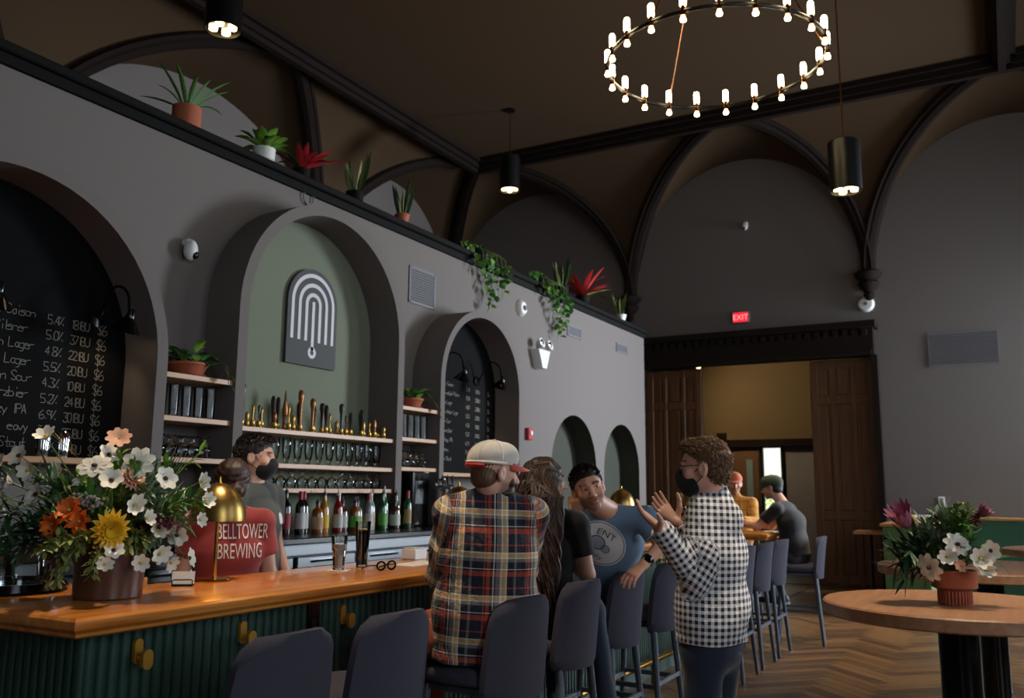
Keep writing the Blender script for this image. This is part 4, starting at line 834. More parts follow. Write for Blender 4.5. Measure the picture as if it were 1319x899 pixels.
# the big arrangement on the bar corner
rt, fw = (.595, .80, 0), (.80, -.595, 0)
t = thing('flower_arrangement', 'large wild arrangement of white, yellow and orange flowers in a brown pot', 'flowers', (-2.93, 2.20, ZB))
ob('vase', MB().lathe([(0, 0), (.112, 0), (.118, .006), (.125, .2), (.12, .203), (.115, .19), (0, .185)], 40), 'brown_ceramic', t, ang=35)
PX = lambda x, y: ((x-137)/340, (768-y)/340)
fl = [(53, 573, .0, 'side', .95), (136, 570, .0, 'peach', 1), (27, 595, .05, 'anem', 1.1), (40, 612, .1, 'side', 1), (111, 606, .08, 'cosmos', 1.15), (125, 592, .0, 'anem', 1), (161, 601, .05, 'cosmos', 1.15), (131, 624, .14, 'anem', 1.1), (155, 622, .06, 'mum', 1.1), (194, 620, .05, 'anem', 1.1), (52, 641, .16, 'anem', 1.0), (159, 654, .16, 'side', .95), (172, 669, .18, 'side', .8), (237, 624, .05, 'side', .85), (243, 650, .05, 'side', .9), (238, 672, .08, 'side', .8), (212, 690, .1, 'anem', .95), (192, 713, .12, 'side', .95), (205, 724, .12, 'side', .8), (227, 720, .1, 'anem', .95), (139, 706, .22, 'anem', .8), (131, 722, .22, 'side', .75), (170, 722, .18, 'side', .75), (188, 685, .14, 'side', .9), (134, 680, .24, 'dahlia', 1.0), (90, 660, .2, 'lily', .85), (73, 674, .2, 'lily', .85), (101, 672, .22, 'lily', .75), (13, 643, .1, 'protea', .85), (20, 628, .0, 'side', 1.0), (70, 612, .0, 'side', .8), (8, 606, .05, 'side', .9), (215, 640, .0, 'side', .7), (98, 625, .05, 'side', .8)]
bouquet(t, .17, rt, None, fw, [(*PX(x, y), c, k, s_) for x, y, c, k, s_ in fl], 5)
rr = random.Random(12); sp = []
for k in range(20): sp.append((*PX(rr.uniform(-5, 70), rr.uniform(620, 720)), rr.uniform(-.1, .15), 'leaf_dark'))
for k in range(24): sp.append((*PX(rr.uniform(60, 235), rr.uniform(600, 690)), rr.uniform(-.12, .14), 'leaf_green'))
for k in range(12): sp.append((*PX(rr.uniform(150, 225), rr.uniform(610, 690)), rr.uniform(-.05, .14), 'leaf_grey'))
for k in range(16): sp.append((*PX(rr.uniform(80, 245), rr.uniform(585, 700)), rr.uniform(-.1, .14), 'leaf_light'))
for k in range(13): sp.append((*PX(rr.uniform(52, 130), rr.uniform(690, 742)), rr.uniform(.18, .3), 'leaf_olive'))
for k in range(7): sp.append((*PX(rr.uniform(150, 185), rr.uniform(690, 730)), rr.uniform(.12, .2), 'leaf_olive'))
for k in range(14): sp.append((*PX(rr.uniform(70, 210), rr.uniform(610, 680)), rr.uniform(-.02, .12), 'leaf_olive'))
for x, y in ((72, 690), (75, 715), (78, 735), (85, 672), (200, 672), (210, 676)): sp.append((*PX(x, y), .2, 'burgundy'))
sprays(t, .17, rt, fw, sp, 9)
for x, y in ((214, 592), (222, 600), (206, 598)):
    x_, z_ = PX(x, y); tip = V(rt)*x_+V((0, 0, z_)); l_ = MB()
    for k in range(3): l_.leaf(tip*.75+V((0, 0, .05)), tip-V((0, 0, .1))+V((.05*(k-1), .05*(k-1), .1)), .13, .028, bend=-.1, n=5)
    ob('leaf', l_, 'leaf_grey', t, recalc=False, ang=80)
for x, y in ((93, 648), (101, 652), (108, 645), (113, 654), (118, 648), (98, 641)):
    x_, z_ = PX(x, y); p = V(rt)*x_+V((0, 0, z_))+V(fw)*.14; g_ = MB(); r2 = random.Random(x)
    for k in range(9): g_.ell(p+V((r2.gauss(0, .008), r2.gauss(0, .008), r2.gauss(0, .008))), .0065, 8)
    ob('berry_cluster', g_, 'seed_grey', t, kind='stuff')
wh = MB(); a_ = V(rt)*PX(90, 595)[0]+V((0, 0, PX(90, 595)[1])); b_ = V(rt)*PX(62, 570)[0]+V((0, 0, PX(62, 570)[1]))
wh.tube([V((0, 0, .18)), a_*.6+V((0, 0, .1)), a_], .002, 5)
for k in range(14): wh.leaf(a_.lerp(b_, k/26), (b_-a_)+V((rr.uniform(-.03, .03), rr.uniform(-.03, .03), rr.uniform(-.02, .05))), .09, .005, n=2)
ob('wheat_ear', wh, 'leaf_yellow', t, recalc=False, kind='stuff')
# terracotta pot of flowers on the round table
def pr2(x, y): return ((x-1230)/338, (772-y)/338)
rt2, fw2 = (.9985, .053, 0), (.053, -.9985, 0)
t = thing('flower_arrangement', 'flowers with pink protea in a stepped terracotta pot on the round table', 'flowers', (-.2, 3.70, ZB))
ob('vase', MB().lathe([(0, 0), (.052, 0), (.054, .052), (.07, .06), (.078, .064), (.078, .124), (.073, .126), (.07, .11), (0, .108)], 40), 'terracotta', t, ang=30)
fl_me = mesh('flute', MB().tube([(0, 0, .004), (0, 0, .052)], .0045, 6), 'terracotta')
for k in range(30): ob('flute', fl_me, parent=t, loc=(.0545*math.cos(2*PI*k/30), .0545*math.sin(2*PI*k/30), 0))
fl = [(1236, 697, .1, 'cosmos', 1.05), (1205, 725, .12, 'cosmos', 1.0), (1224, 712, .12, 'side', .85), (1260, 714, .1, 'side', .95), (1272, 704, .06, 'anem', .9), (1264, 726, .1, 'side', .85), (1183, 680, .04, 'protea', 1.05), (1262, 664, -.04, 'protea', .65), (1238, 722, .12, 'peach', .5)]
bouquet(t, .1, rt2, None, fw2, [(*pr2(x, y), c, k, s_) for x, y, c, k, s_ in fl], 6)
sp = []
for k in range(9): sp.append((*pr2(rr.uniform(1160, 1210), rr.uniform(690, 738)), rr.uniform(-.03, .1), 'leaf_dark'))
for k in range(9): sp.append((*pr2(rr.uniform(1190, 1240), rr.uniform(650, 690)), rr.uniform(-.08, .05), 'leaf_grey'))
for k in range(6): sp.append((*pr2(rr.uniform(1236, 1252), rr.uniform(652, 690)), rr.uniform(-.02, .06), 'leaf_olive'))
for k in range(7): sp.append((*pr2(rr.uniform(1225, 1280), rr.uniform(660, 720)), rr.uniform(-.08, .08), 'leaf_green'))
for x, y in ((1265, 664), (1258, 668)): sp.append((*pr2(x, y), -.02, 'burgundy'))
sprays(t, .1, rt2, fw2, sp, 19)

# ================================================================ THINGS ON THE BAR TOP
t = thing('card_holder', 'small black card holder with white cards beside the brass lamp', 'card holder', (-3.02, 2.62, ZB), R_(40)); ob('stand', MB().box((0, 0, .004), (.085, .045, .008), b=.002).tube([(-.04, -.018, .008), (-.04, -.018, .022), (-.035, -.018, .026), (.035, -.018, .026), (.04, -.018, .022), (.04, -.018, .008)], .0025, 6), 'black_metal', t)
for k in range(5): ob('card', MB().box((0, -.006+k*.004, .033), (.088, .0012, .05), rot=M.Rotation(-.25, 3, 'X')), 'white_plastic', t, smooth=False)
t = thing('card_holder', 'wooden card box beside the brown flower pot', 'box', (-3.12, 2.46, ZB), R_(35)); ob('box', MB().box((0, 0, .02), (.09, .06, .04), b=.004), 'oak', t, smooth=False); ob('slot', MB().box((0, 0, .041), (.07, .012, .003)), 'cap_black', t, smooth=False)
t = thing('serving_dome', 'clear glass box on a black tray beside the brown flower pot', 'glass box', (-3.42, 2.12, ZB)); ob('tray', MB().lathe([(0, 0), (.2, 0), (.215, .012), (.215, .04), (.2, .04), (.19, .015), (0, .015)], 36), 'gloss_black', t, ang=35)
ob('glass_cover', MB().lathe([(.16, .016), (.16, .17), (.15, .19), (0, .2)], 32), 'glass', t); ob('knob', MB().ell((0, 0, .21), .016, 12), 'chrome', t); ob('rim', MB().lathe([(.158, .016), (.163, .016), (.163, .028), (.158, .028)], 32), 'chrome', t)
m, nt, N, L, b = nm('iced_water'); b.inputs['Base Color'].default_value = C('#c9c2c2'); b.inputs['Roughness'].default_value = .35; b.inputs['Alpha'].default_value = .8
mat('stout', '#0b0605', .08, coat=.6); mat('paper', '#d5cdc3', .8)
t = thing('water_glass', 'frosty tumbler of iced water on a coaster', 'glass', (-2.95, 3.52, ZB)); ob('coaster', MB().box((0, 0, .0015), (.1, .1, .003), rz=.4), 'paper', t, smooth=False)
ob('glass', MB().lathe([(0, .004), (.028, .004), (.033, .095), (.037, .105), (.041, .17), (.0395, .17), (.035, .105), (.026, .012), (0, .012)], 24), 'glass', t); ob('water', MB().lathe([(0, .013), (.0265, .013), (.032, .095), (.036, .107), (.037, .13), (0, .13)], 24), 'iced_water', t)
t = thing('beer_glass', 'tall glass of dark stout next to the iced water', 'beer', (-2.98, 3.74, ZB)); ob('glass', MB().lathe([(0, 0), (.029, 0), (.029, .01), (.031, .08), (.04, .19), (.042, .235), (.0405, .235), (.0385, .19), (.0295, .08), (.026, .014), (0, .012)], 28), 'glass', t)
ob('stout', MB().lathe([(0, .013), (.0262, .013), (.0292, .08), (.038, .188), (0, .188)], 28), 'stout', t); mat('foam', '#c9ad8a', .9); ob('foam', MB().lathe([(.0382, .1885), (.0386, .195), (0, .195)], 28), 'foam', t)
t = thing('eyeglasses', 'black-framed glasses lying folded open on the bar edge', 'glasses', (-2.76, 3.66, ZB), R_(75))
for s_ in (-1, 1):
    q = ob('lens_rim', MB().tube([(s_*.033+.025*math.cos(2*PI*i/20), .0, .024+.02*math.sin(2*PI*i/20)) for i in range(21)], .005, 6, caps=False), 'gloss_black', t); ob('lens', MB().lathe([(0, 0), (.024, 0)], 16, (s_*.033, 0, .024), rot=M.Rotation(PI/2, 3, 'X')), 'glass', q)
    ob('temple', MB().tube([(s_*.06, 0, .028), (s_*.064, .08, .02), (s_*.055, .13, .004)], .0035, 6), 'gloss_black', t)
ob('bridge', MB().tube([(-.009, 0, .028), (0, -.001, .031), (.009, 0, .028)], .0028, 6), 'gloss_black', t)
ob('paper_menu', MB().box((0, 0, .002), (.14, .34, .004), rz=.1), 'paper', loc=(-2.86, 4.06, ZB), smooth=False, label='flat white paper menu on the bar beside the plaid shirt', cat='paper')
t = thing('napkin_box', 'small white napkin box on the inner edge of the bar', 'napkins', (-3.08, 4.35, ZB)); ob('box', MB().box((0, 0, .03), (.1, .12, .06), b=.004), 'white_plastic', t, smooth=False); ob('napkin', MB().box((0, 0, .064), (.08, .1, .006)), 'paper', t, smooth=False)
t = thing('beer_glass', 'glass of amber beer in front of the man in orange', 'beer', (-2.45, 9.2, ZB)); mat('amber_beer', '#c9781c', .1, coat=.5); ob('glass', MB().lathe([(0, 0), (.03, 0), (.042, .15), (.04, .15), (.028, .012), (0, .01)], 20), 'glass', t); ob('beer', MB().lathe([(0, .013), (.0275, .013), (.0385, .14), (0, .14)], 20), 'amber_beer', t)

for k, (y, h_) in enumerate(((3.02, .17), (3.14, .15))):
    t = thing('cocktail_shaker', 'polished steel cocktail shaker on the ledge below the big menu board, '+('the taller one' if k == 0 else 'the shorter one'), 'shaker', (XF-.1, y, 1.6355))
    ob('cup', MB().lathe([(0, 0), (.03, 0), (.043, h_*.75), (.041, h_*.78), (0, h_*.78)], 20), 'chrome', t); ob('cap', MB().lathe([(.04, h_*.78), (.03, h_*.9), (.015, h_), (0, h_)], 20), 'chrome', t)

# ================================================================ PEOPLE
def AT(px, py, D): return RC @ V(((px-CX)*D/F, -(py-CY)*D/F, -D)) + V((0, 0, HC))    # a point seen at (px, py), D metres deep
npv = lambda p: np.array([p[0], p[1], p[2]], dtype=np.float32)
class Prim:
    def __init__(s, lo, hi, fn, k, op): s.lo, s.hi, s.fn, s.k, s.op = lo, hi, fn, k, op
def cone(a, b, ra, rb, k=.02, op='u'):
    a, b = npv(a), npv(b); r = max(ra, rb); ab = b-a; L2 = max(float(ab@ab), 1e-9)
    def fn(x, y, z):
        px, py, pz = x-a[0], y-a[1], z-a[2]; t = np.clip((px*ab[0]+py*ab[1]+pz*ab[2])/L2, 0, 1)
        return np.sqrt((px-t*ab[0])**2+(py-t*ab[1])**2+(pz-t*ab[2])**2)-(ra+(rb-ra)*t)
    return Prim(np.minimum(a, b)-r, np.maximum(a, b)+r, fn, k, op)
def flat(a, b, ra, rb, side, k=.04, op='u'):
    a, b = npv(a), npv(b); r = max(*ra, *rb); ab = b-a; L2 = max(float(ab@ab), 1e-9); ax = ab/math.sqrt(L2); u = npv(side); u = u-ax*(u@ax); u /= np.linalg.norm(u); w_ = np.cross(ax, u)
    def fn(x, y, z):
        px, py, pz = x-a[0], y-a[1], z-a[2]; t0 = (px*ab[0]+py*ab[1]+pz*ab[2])/L2; t = np.clip(t0, 0, 1); ov = np.abs(t0-t)*math.sqrt(L2)
        pu = px*u[0]+py*u[1]+pz*u[2]; pw = px*w_[0]+py*w_[1]+pz*w_[2]; ru = ra[0]+(rb[0]-ra[0])*t; rw = ra[1]+(rb[1]-ra[1])*t
        return (np.sqrt((pu/ru)**2+(pw/rw)**2+(ov/rw)**2)-1)*np.minimum(ru, rw)
    return Prim(np.minimum(a, b)-r, np.maximum(a, b)+r, fn, k, op)
def capped(p, c, n):
    c, n = npv(c), npv(V(n).normalized()); f0 = p.fn
    p.fn = lambda x, y, z: np.maximum(f0(x, y, z), (x-c[0])*n[0]+(y-c[1])*n[1]+(z-c[2])*n[2]); return p
def elli(c, r, Rm=None, k=.012, op='u'):
    c = npv(c); Rm = np.eye(3, dtype=np.float32) if Rm is None else np.array(Rm, dtype=np.float32); m_ = max(r)
    def fn(x, y, z):
        px, py, pz = x-c[0], y-c[1], z-c[2]; q = [px*Rm[0, i]+py*Rm[1, i]+pz*Rm[2, i] for i in range(3)]
        k0 = np.sqrt(sum((q[i]/r[i])**2 for i in range(3))); k1 = np.sqrt(sum((q[i]/r[i]**2)**2 for i in range(3))); return k0*(k0-1)/np.maximum(k1, 1e-6)
    return Prim(c-m_, c+m_, fn, k, op)
def cutp(c, n, rad): # keep the side the normal points away from, within rad of c
    c, n = npv(c), npv(V(n).normalized())
    def fn(x, y, z):
        px, py, pz = x-c[0], y-c[1], z-c[2]; return np.where(px*px+py*py+pz*pz < rad*rad, px*n[0]+py*n[1]+pz*n[2], -9)
    return Prim(c-rad, c+rad, fn, 0, 'x')
def sdf_mesh(prims, h, noise=None):
    pad = h*4; lo = np.min([p.lo for p in prims if p.op == 'u'], 0)-pad; hi = np.max([p.hi for p in prims if p.op == 'u'], 0)+pad
    n = np.ceil((hi-lo)/h).astype(int)+1; ax = [lo[i]+h*np.arange(n[i], dtype=np.float32) for i in range(3)]; D = np.full(n, 1.0, np.float32)
    for p in prims:
        i0 = np.clip(((p.lo-lo-p.k)/h).astype(int)-2, 0, n); i1 = np.clip(((p.hi-lo+p.k)/h).astype(int)+3, 0, n)
        if (i1 <= i0).any(): continue
        s = tuple(slice(a, b) for a, b in zip(i0, i1)); x = ax[0][s[0]][:, None, None]; y = ax[1][s[1]][None, :, None]; z = ax[2][s[2]][None, None, :]
        d = p.fn(x, y, z); o = D[s]
        if p.op == 'u':
            t = np.clip(.5+.5*(d-o)/p.k, 0, 1); D[s] = d*(1-t)+o*t-p.k*t*(1-t)
        elif p.op == 's':
            d = -d; t = np.clip(.5-.5*(d-o)/p.k, 0, 1); D[s] = d*(1-t)+o*t+p.k*t*(1-t)
        else: D[s] = np.maximum(o, d)
    if noise is not None: D = D+noise(ax[0][:, None, None], ax[1][None, :, None], ax[2][None, None, :])
    I = (D < 0); cnt = sum(I[a:n[0]-1+a, b:n[1]-1+b, c:n[2]-1+c].astype(np.int8) for a in (0, 1) for b in (0, 1) for c in (0, 1))
    act = (cnt > 0) & (cnt < 8); ii = np.argwhere(act); idx = np.full(act.shape, -1, np.int64); idx[act] = np.arange(len(ii))
    acc = np.zeros((len(ii), 3)); num = np.zeros(len(ii)); cor = [(a, b, c) for a in (0, 1) for b in (0, 1) for c in (0, 1)]
    val = {q: D[ii[:, 0]+q[0], ii[:, 1]+q[1], ii[:, 2]+q[2]].astype(np.float64) for q in cor}
    for q in cor:
        for a in range(3):
            if q[a]: continue
            e = list(q); e[a] = 1; v0, v1 = val[q], val[tuple(e)]; m_ = (v0 < 0) != (v1 < 0); t = np.where(m_, v0/np.where(m_, v0-v1, 1), 0)
            pt = np.array(q, float)[None, :].repeat(len(ii), 0); pt[:, a] += t; acc += pt*m_[:, None]; num += m_
    vs = (ii+acc/num[:, None])*h+lo; fs = []
    for a in range(3):
        b, c = (a+1) % 3, (a+2) % 3; s0 = [slice(None)]*3; s1 = [slice(None)]*3; s0[a] = slice(0, -1); s1[a] = slice(1, None)
        ch_ = np.argwhere(I[tuple(s0)] != I[tuple(s1)]); ch_ = ch_[(ch_[:, b] > 0) & (ch_[:, c] > 0) & (ch_[:, b] < n[b]-1) & (ch_[:, c] < n[c]-1)]
        if not len(ch_): continue
        ins = I[tuple(ch_.T)]
        def cell(db, dc): q = ch_.copy(); q[:, b] -= db; q[:, c] -= dc; return idx[tuple(q.T)]
        qd = np.stack([cell(0, 0), cell(1, 0), cell(1, 1), cell(0, 1)], 1); qd[~ins] = qd[~ins][:, ::-1]; fs.append(qd)
    return vs, np.concatenate(fs)
def np_mesh(name, vs, fs, m, attrs={}):
    me = bpy.data.meshes.new(name); me.vertices.add(len(vs)); me.vertices.foreach_set('co', vs.astype(np.float32).ravel()); me.loops.add(fs.size); me.loops.foreach_set('vertex_index', fs.astype(np.int32).ravel())
    me.polygons.add(len(fs)); me.polygons.foreach_set('loop_start', np.arange(0, fs.size, 4, dtype=np.int32)); me.update(calc_edges=True); me.polygons.foreach_set('use_smooth', [True]*len(fs))
    for k, (ty, dat) in attrs.items():
        a = me.attributes.new(k, ty, 'POINT'); a.data.foreach_set('color' if 'COLOR' in ty else 'vector', dat.astype(np.float32).ravel())
    me.materials.append(MATS[m] if isinstance(m, str) else m); me.validate(); me.update(); return me
def rotm(yaw, pitch=0, roll=0): return Euler((pitch, roll, yaw), 'XYZ').to_matrix() if not (pitch and roll) else M.Rotation(yaw, 3, 'Z') @ M.Rotation(pitch, 3, 'X') @ M.Rotation(roll, 3, 'Y')
def folds(amp, seed=0, f=1.0):
    return lambda x, y, z: (amp*(np.sin(17*f*x+9*f*z+seed)*np.sin(13*f*y-15*f*z+2*seed)+.6*np.sin(31*f*z+11*f*x-14*f*y+seed))).astype(np.float32)
def skinmat(name, col):
    m, nt, N, L, b = nm(name); a = N.new('ShaderNodeAttribute'); a.attribute_name = 'Col'; mx = N.new('ShaderNodeMix'); mx.data_type = 'RGBA'; mx.blend_type = 'MULTIPLY'; mx.inputs[0].default_value = 1; mx.inputs[6].default_value = C(col)
    L.new(a.outputs['Color'], mx.inputs[7]); L.new(mx.outputs[2], b.inputs['Base Color']); b.inputs['Roughness'].default_value = .5; b.inputs['Subsurface Weight'].default_value = .12; b.inputs['Subsurface Radius'].default_value = (.01, .004, .002); b.inputs['Subsurface Scale'].default_value = .5
    return m
skinmat('skin_fair', '#d6a68e'); skinmat('skin_warm', '#d39d83'); skinmat('skin_pink', '#d6a490')
mat('eye_white', '#ddd6d0', .2); mat('iris', '#1c120c', .15); mat('lip', '#9c5a4c', .5)
def hairmat(name, c, c2):
    m, nt, N, L, b = nm(name); tc = N.new('ShaderNodeTexCoord'); n = N.new('ShaderNodeTexNoise'); n.inputs['Scale'].default_value = 70; n.inputs['Detail'].default_value = 3
    mp = N.new('ShaderNodeMapping'); mp.inputs['Scale'].default_value = (1.6, 1.6, .35); L.new(tc.outputs['Object'], mp.inputs[0]); L.new(mp.outputs[0], n.inputs[0]); r = N.new('ShaderNodeMix'); r.data_type = 'RGBA'; r.inputs[6].default_value = C(c); r.inputs[7].default_value = C(c2); L.new(n.outputs[0], r.inputs[0]); L.new(r.outputs[2], b.inputs['Base Color'])
    bp = N.new('ShaderNodeBump'); bp.inputs['Strength'].default_value = .5; bp.inputs['Distance'].default_value = .006; L.new(n.outputs[0], bp.inputs['Height']); L.new(bp.outputs[0], b.inputs['Normal']); b.inputs['Roughness'].default_value = .5
hairmat('hair_dark', '#150e0b', '#2a1d17'); hairmat('hair_brown', '#1d100b', '#3e2417'); hairmat('hair_streak', '#3d2618', '#6e4a2c'); hairmat('hair_sandy', '#4a3020', '#7b5a3c')
def fabric(name, col, var=.12): return mat(name, col, .9, bump=.18, bscale=500, var=var, vscale=9, sheen=.2)
fabric('tee_red', '#8e2f2e'); fabric('tee_char', '#3e423f'); fabric('tee_black', '#111114'); fabric('tee_blue', '#6c86a4'); fabric('shirt_orange', '#c98a34', .3); fabric('jeans', '#18263a'); fabric('jeans_grey', '#3c3d40'); fabric('chino_rust', '#8a3f22'); fabric('mask_black', '#0b0a0d'); fabric('cap_green', '#33402e'); fabric('cap_coral', '#c0554a'); fabric('cap_mesh', '#c9c2b8'); fabric('cap_seam', '#dcd6cc'); fabric('cap_orange', '#c06a48')
mat('shoe_dark', '#1a1a1d', .6); mat('sole_white', '#cfd0d0', .6); mat('print_white', '#d9d7d4', .8); mat('print_dark', '#3c4656', .8); mat('print_grey', '#97a0ac', .8)
def pattern(name, stops_u, per_u, stops_v, per_v, mixf=.5, gain=1):
    m, nt, N, L, b = nm(name); a = N.new('ShaderNodeAttribute'); a.attribute_name = 'pat'; sx = N.new('ShaderNodeSeparateXYZ'); L.new(a.outputs['Vector'], sx.inputs[0]); outs = []
    for ch_, st_, per in ((0, stops_u, per_u), (1, stops_v, per_v)):
        mu = N.new('ShaderNodeMath'); mu.operation = 'MULTIPLY'; mu.inputs[1].default_value = 1/per; L.new(sx.outputs[ch_], mu.inputs[0]); fr = N.new('ShaderNodeMath'); fr.operation = 'FRACT'; L.new(mu.outputs[0], fr.inputs[0])
        cr = N.new('ShaderNodeValToRGB'); cr.color_ramp.interpolation = 'CONSTANT'; e = cr.color_ramp.elements
        e[0].position = 0; e[0].color = C(st_[0][1]); e[1].position = st_[1][0]; e[1].color = C(st_[1][1])
        for p, c in st_[2:]: q = e.new(p); q.color = C(c)
        L.new(fr.outputs[0], cr.inputs[0]); outs.append(cr.outputs[0])
    mx = N.new('ShaderNodeMix'); mx.data_type = 'RGBA'; mx.inputs[0].default_value = mixf; L.new(outs[0], mx.inputs[6]); L.new(outs[1], mx.inputs[7]); L.new(mx.outputs[2], b.inputs['Base Color']); b.inputs['Roughness'].default_value = .9; b.inputs['Sheen Weight'].default_value = .15
    tc = N.new('ShaderNodeTexCoord'); n = N.new('ShaderNodeTexNoise'); n.inputs['Scale'].default_value = 22; n.inputs['Detail'].default_value = 4; L.new(tc.outputs['Object'], n.inputs[0]); bp = N.new('ShaderNodeBump'); bp.inputs['Strength'].default_value = .55; bp.inputs['Distance'].default_value = .03; L.new(n.outputs[0], bp.inputs['Height']); L.new(bp.outputs[0], b.inputs['Normal'])
nv_, or_, cr_, gy_, ye_ = '#161a2a', '#c04a2a', '#f4ecdf', '#8a8680', '#eec07a'
pattern('plaid', [(0, nv_), (.16, or_), (.19, nv_), (.22, or_), (.30, nv_), (.36, cr_), (.39, nv_), (.42, gy_), (.52, cr_), (.56, ye_), (.64, cr_), (.68, nv_), (.84, gy_), (.9, nv_)], .19, [(0, nv_), (.18, or_), (.30, nv_), (.34, cr_), (.36, nv_), (.52, gy_), (.6, cr_), (.63, ye_), (.72, cr_), (.75, nv_), (.9, or_), (.93, nv_)], .17)
pattern('gingham', [(0, '#10142a'), (.5, '#f2f0f2')], .026, [(0, '#10142a'), (.5, '#f2f0f2')], .026)
pattern('stripe_orange', [(0, '#c98a34'), (.7, '#8a6a3a')], .06, [(0, '#c98a34'), (.8, '#6a4a2a')], .09)

HB = 0.0
def head_prims(c, Rh, s=1.0, beard=False, hide=False):
    T = lambda x, y, z: c+Rh @ (V((x, y, z))*s)
    P = [elli(T(0, -.018, .035), [q*s for q in (.076, .096, .085)], Rh), elli(T(0, .022, .0), [q*s for q in (.064, .074, .09)], Rh, .02), elli(T(0, .022, -.055), [q*s for q in (.056, .062, .052)], Rh, .02), elli(T(0, .066, -.092), [q*s for q in (.026, .02, .02)], Rh, .02)]
    for e in (-1, 1):
        P += [elli(T(e*.031, .083, .027), [q*s for q in (.024, .011, .007)], Rh, .012), elli(T(e*.042, .062, -.022), [q*s for q in (.022, .02, .022)], Rh, .02), elli(T(e*.03, .103, .006), [q*s for q in (.019, .018, .011)], Rh, .01, 's'), elli(T(e*.031, .079, .0165), [q*s for q in (.017, .0085, .0055)], Rh, .006), elli(T(e*.031, .078, -.004), [q*s for q in (.015, .007, .004)], Rh, .005)]
        P += [elli(T(e*.077, -.008, -.008), [q*s for q in (.011, .021, .033)], Rh @ M.Rotation(e*.25, 3, 'Z'), .006), elli(T(e*.09, -.002, -.004), [q*s for q in (.009, .012, .02)], Rh, .005, 's'), elli(T(e*.012, .102, -.034), [q*s for q in (.008, .01, .008)], Rh, .006)]
    P += [cone(T(0, .09, .014), T(0, .113, -.028), .008*s, .0125*s, .01), elli(T(0, .088, -.055), [q*s for q in (.024, .011, .0055)], Rh, .005), elli(T(0, .086, -.067), [q*s for q in (.02, .011, .0065)], Rh, .005)]
    return P
def hand_prims(wr, d, nrm, side, curl=(.15, .15, .2, .25), spread=.12, thumb=.7, s=1.0, k=.006):
    """wr wrist, d finger direction, nrm palm normal, side +1 right hand"""
    d = V(d).normalized(); nrm = V(nrm); nrm = (nrm-d*nrm.dot(d)).normalized(); lat = d.cross(nrm)*side      # lat points to the thumb side
    P = [flat(wr, wr+d*.085*s, (.026*s, .018*s), (.040*s, .0145*s), lat, .012)]
    for q, (off, L_, r) in enumerate(((.030, .074, .0092), (.010, .083, .0095), (-.010, .077, .009), (-.029, .06, .0078))):
        a = spread*(1.2-q*.8); p = wr+d*.08*s+lat*off*s; dd = (d*math.cos(a)+lat*math.sin(a)); c = curl[q]
        for j, f_ in enumerate((.45, .3, .25)):
            e = c*(j+.6); q2 = p+(dd*math.cos(e)+nrm*math.sin(e))*L_*f_*s; P.append(cone(p, q2, r*s*(1-.1*j), r*s*(.9-.1*j), k*.7)); p = q2
    a = thumb; p = wr+d*.022*s+lat*.026*s+nrm*.006*s
    for j, (L_, r) in enumerate(((.042, .0135), (.034, .0105), (.026, .009))):
        e = a-.25*j; q2 = p+(d*math.cos(e)+lat*math.sin(e)*.75+nrm*math.sin(e)*.5).normalized()*L_*s; P.append(cone(p, q2, r*s, r*s*.88, k)); p = q2
    return P
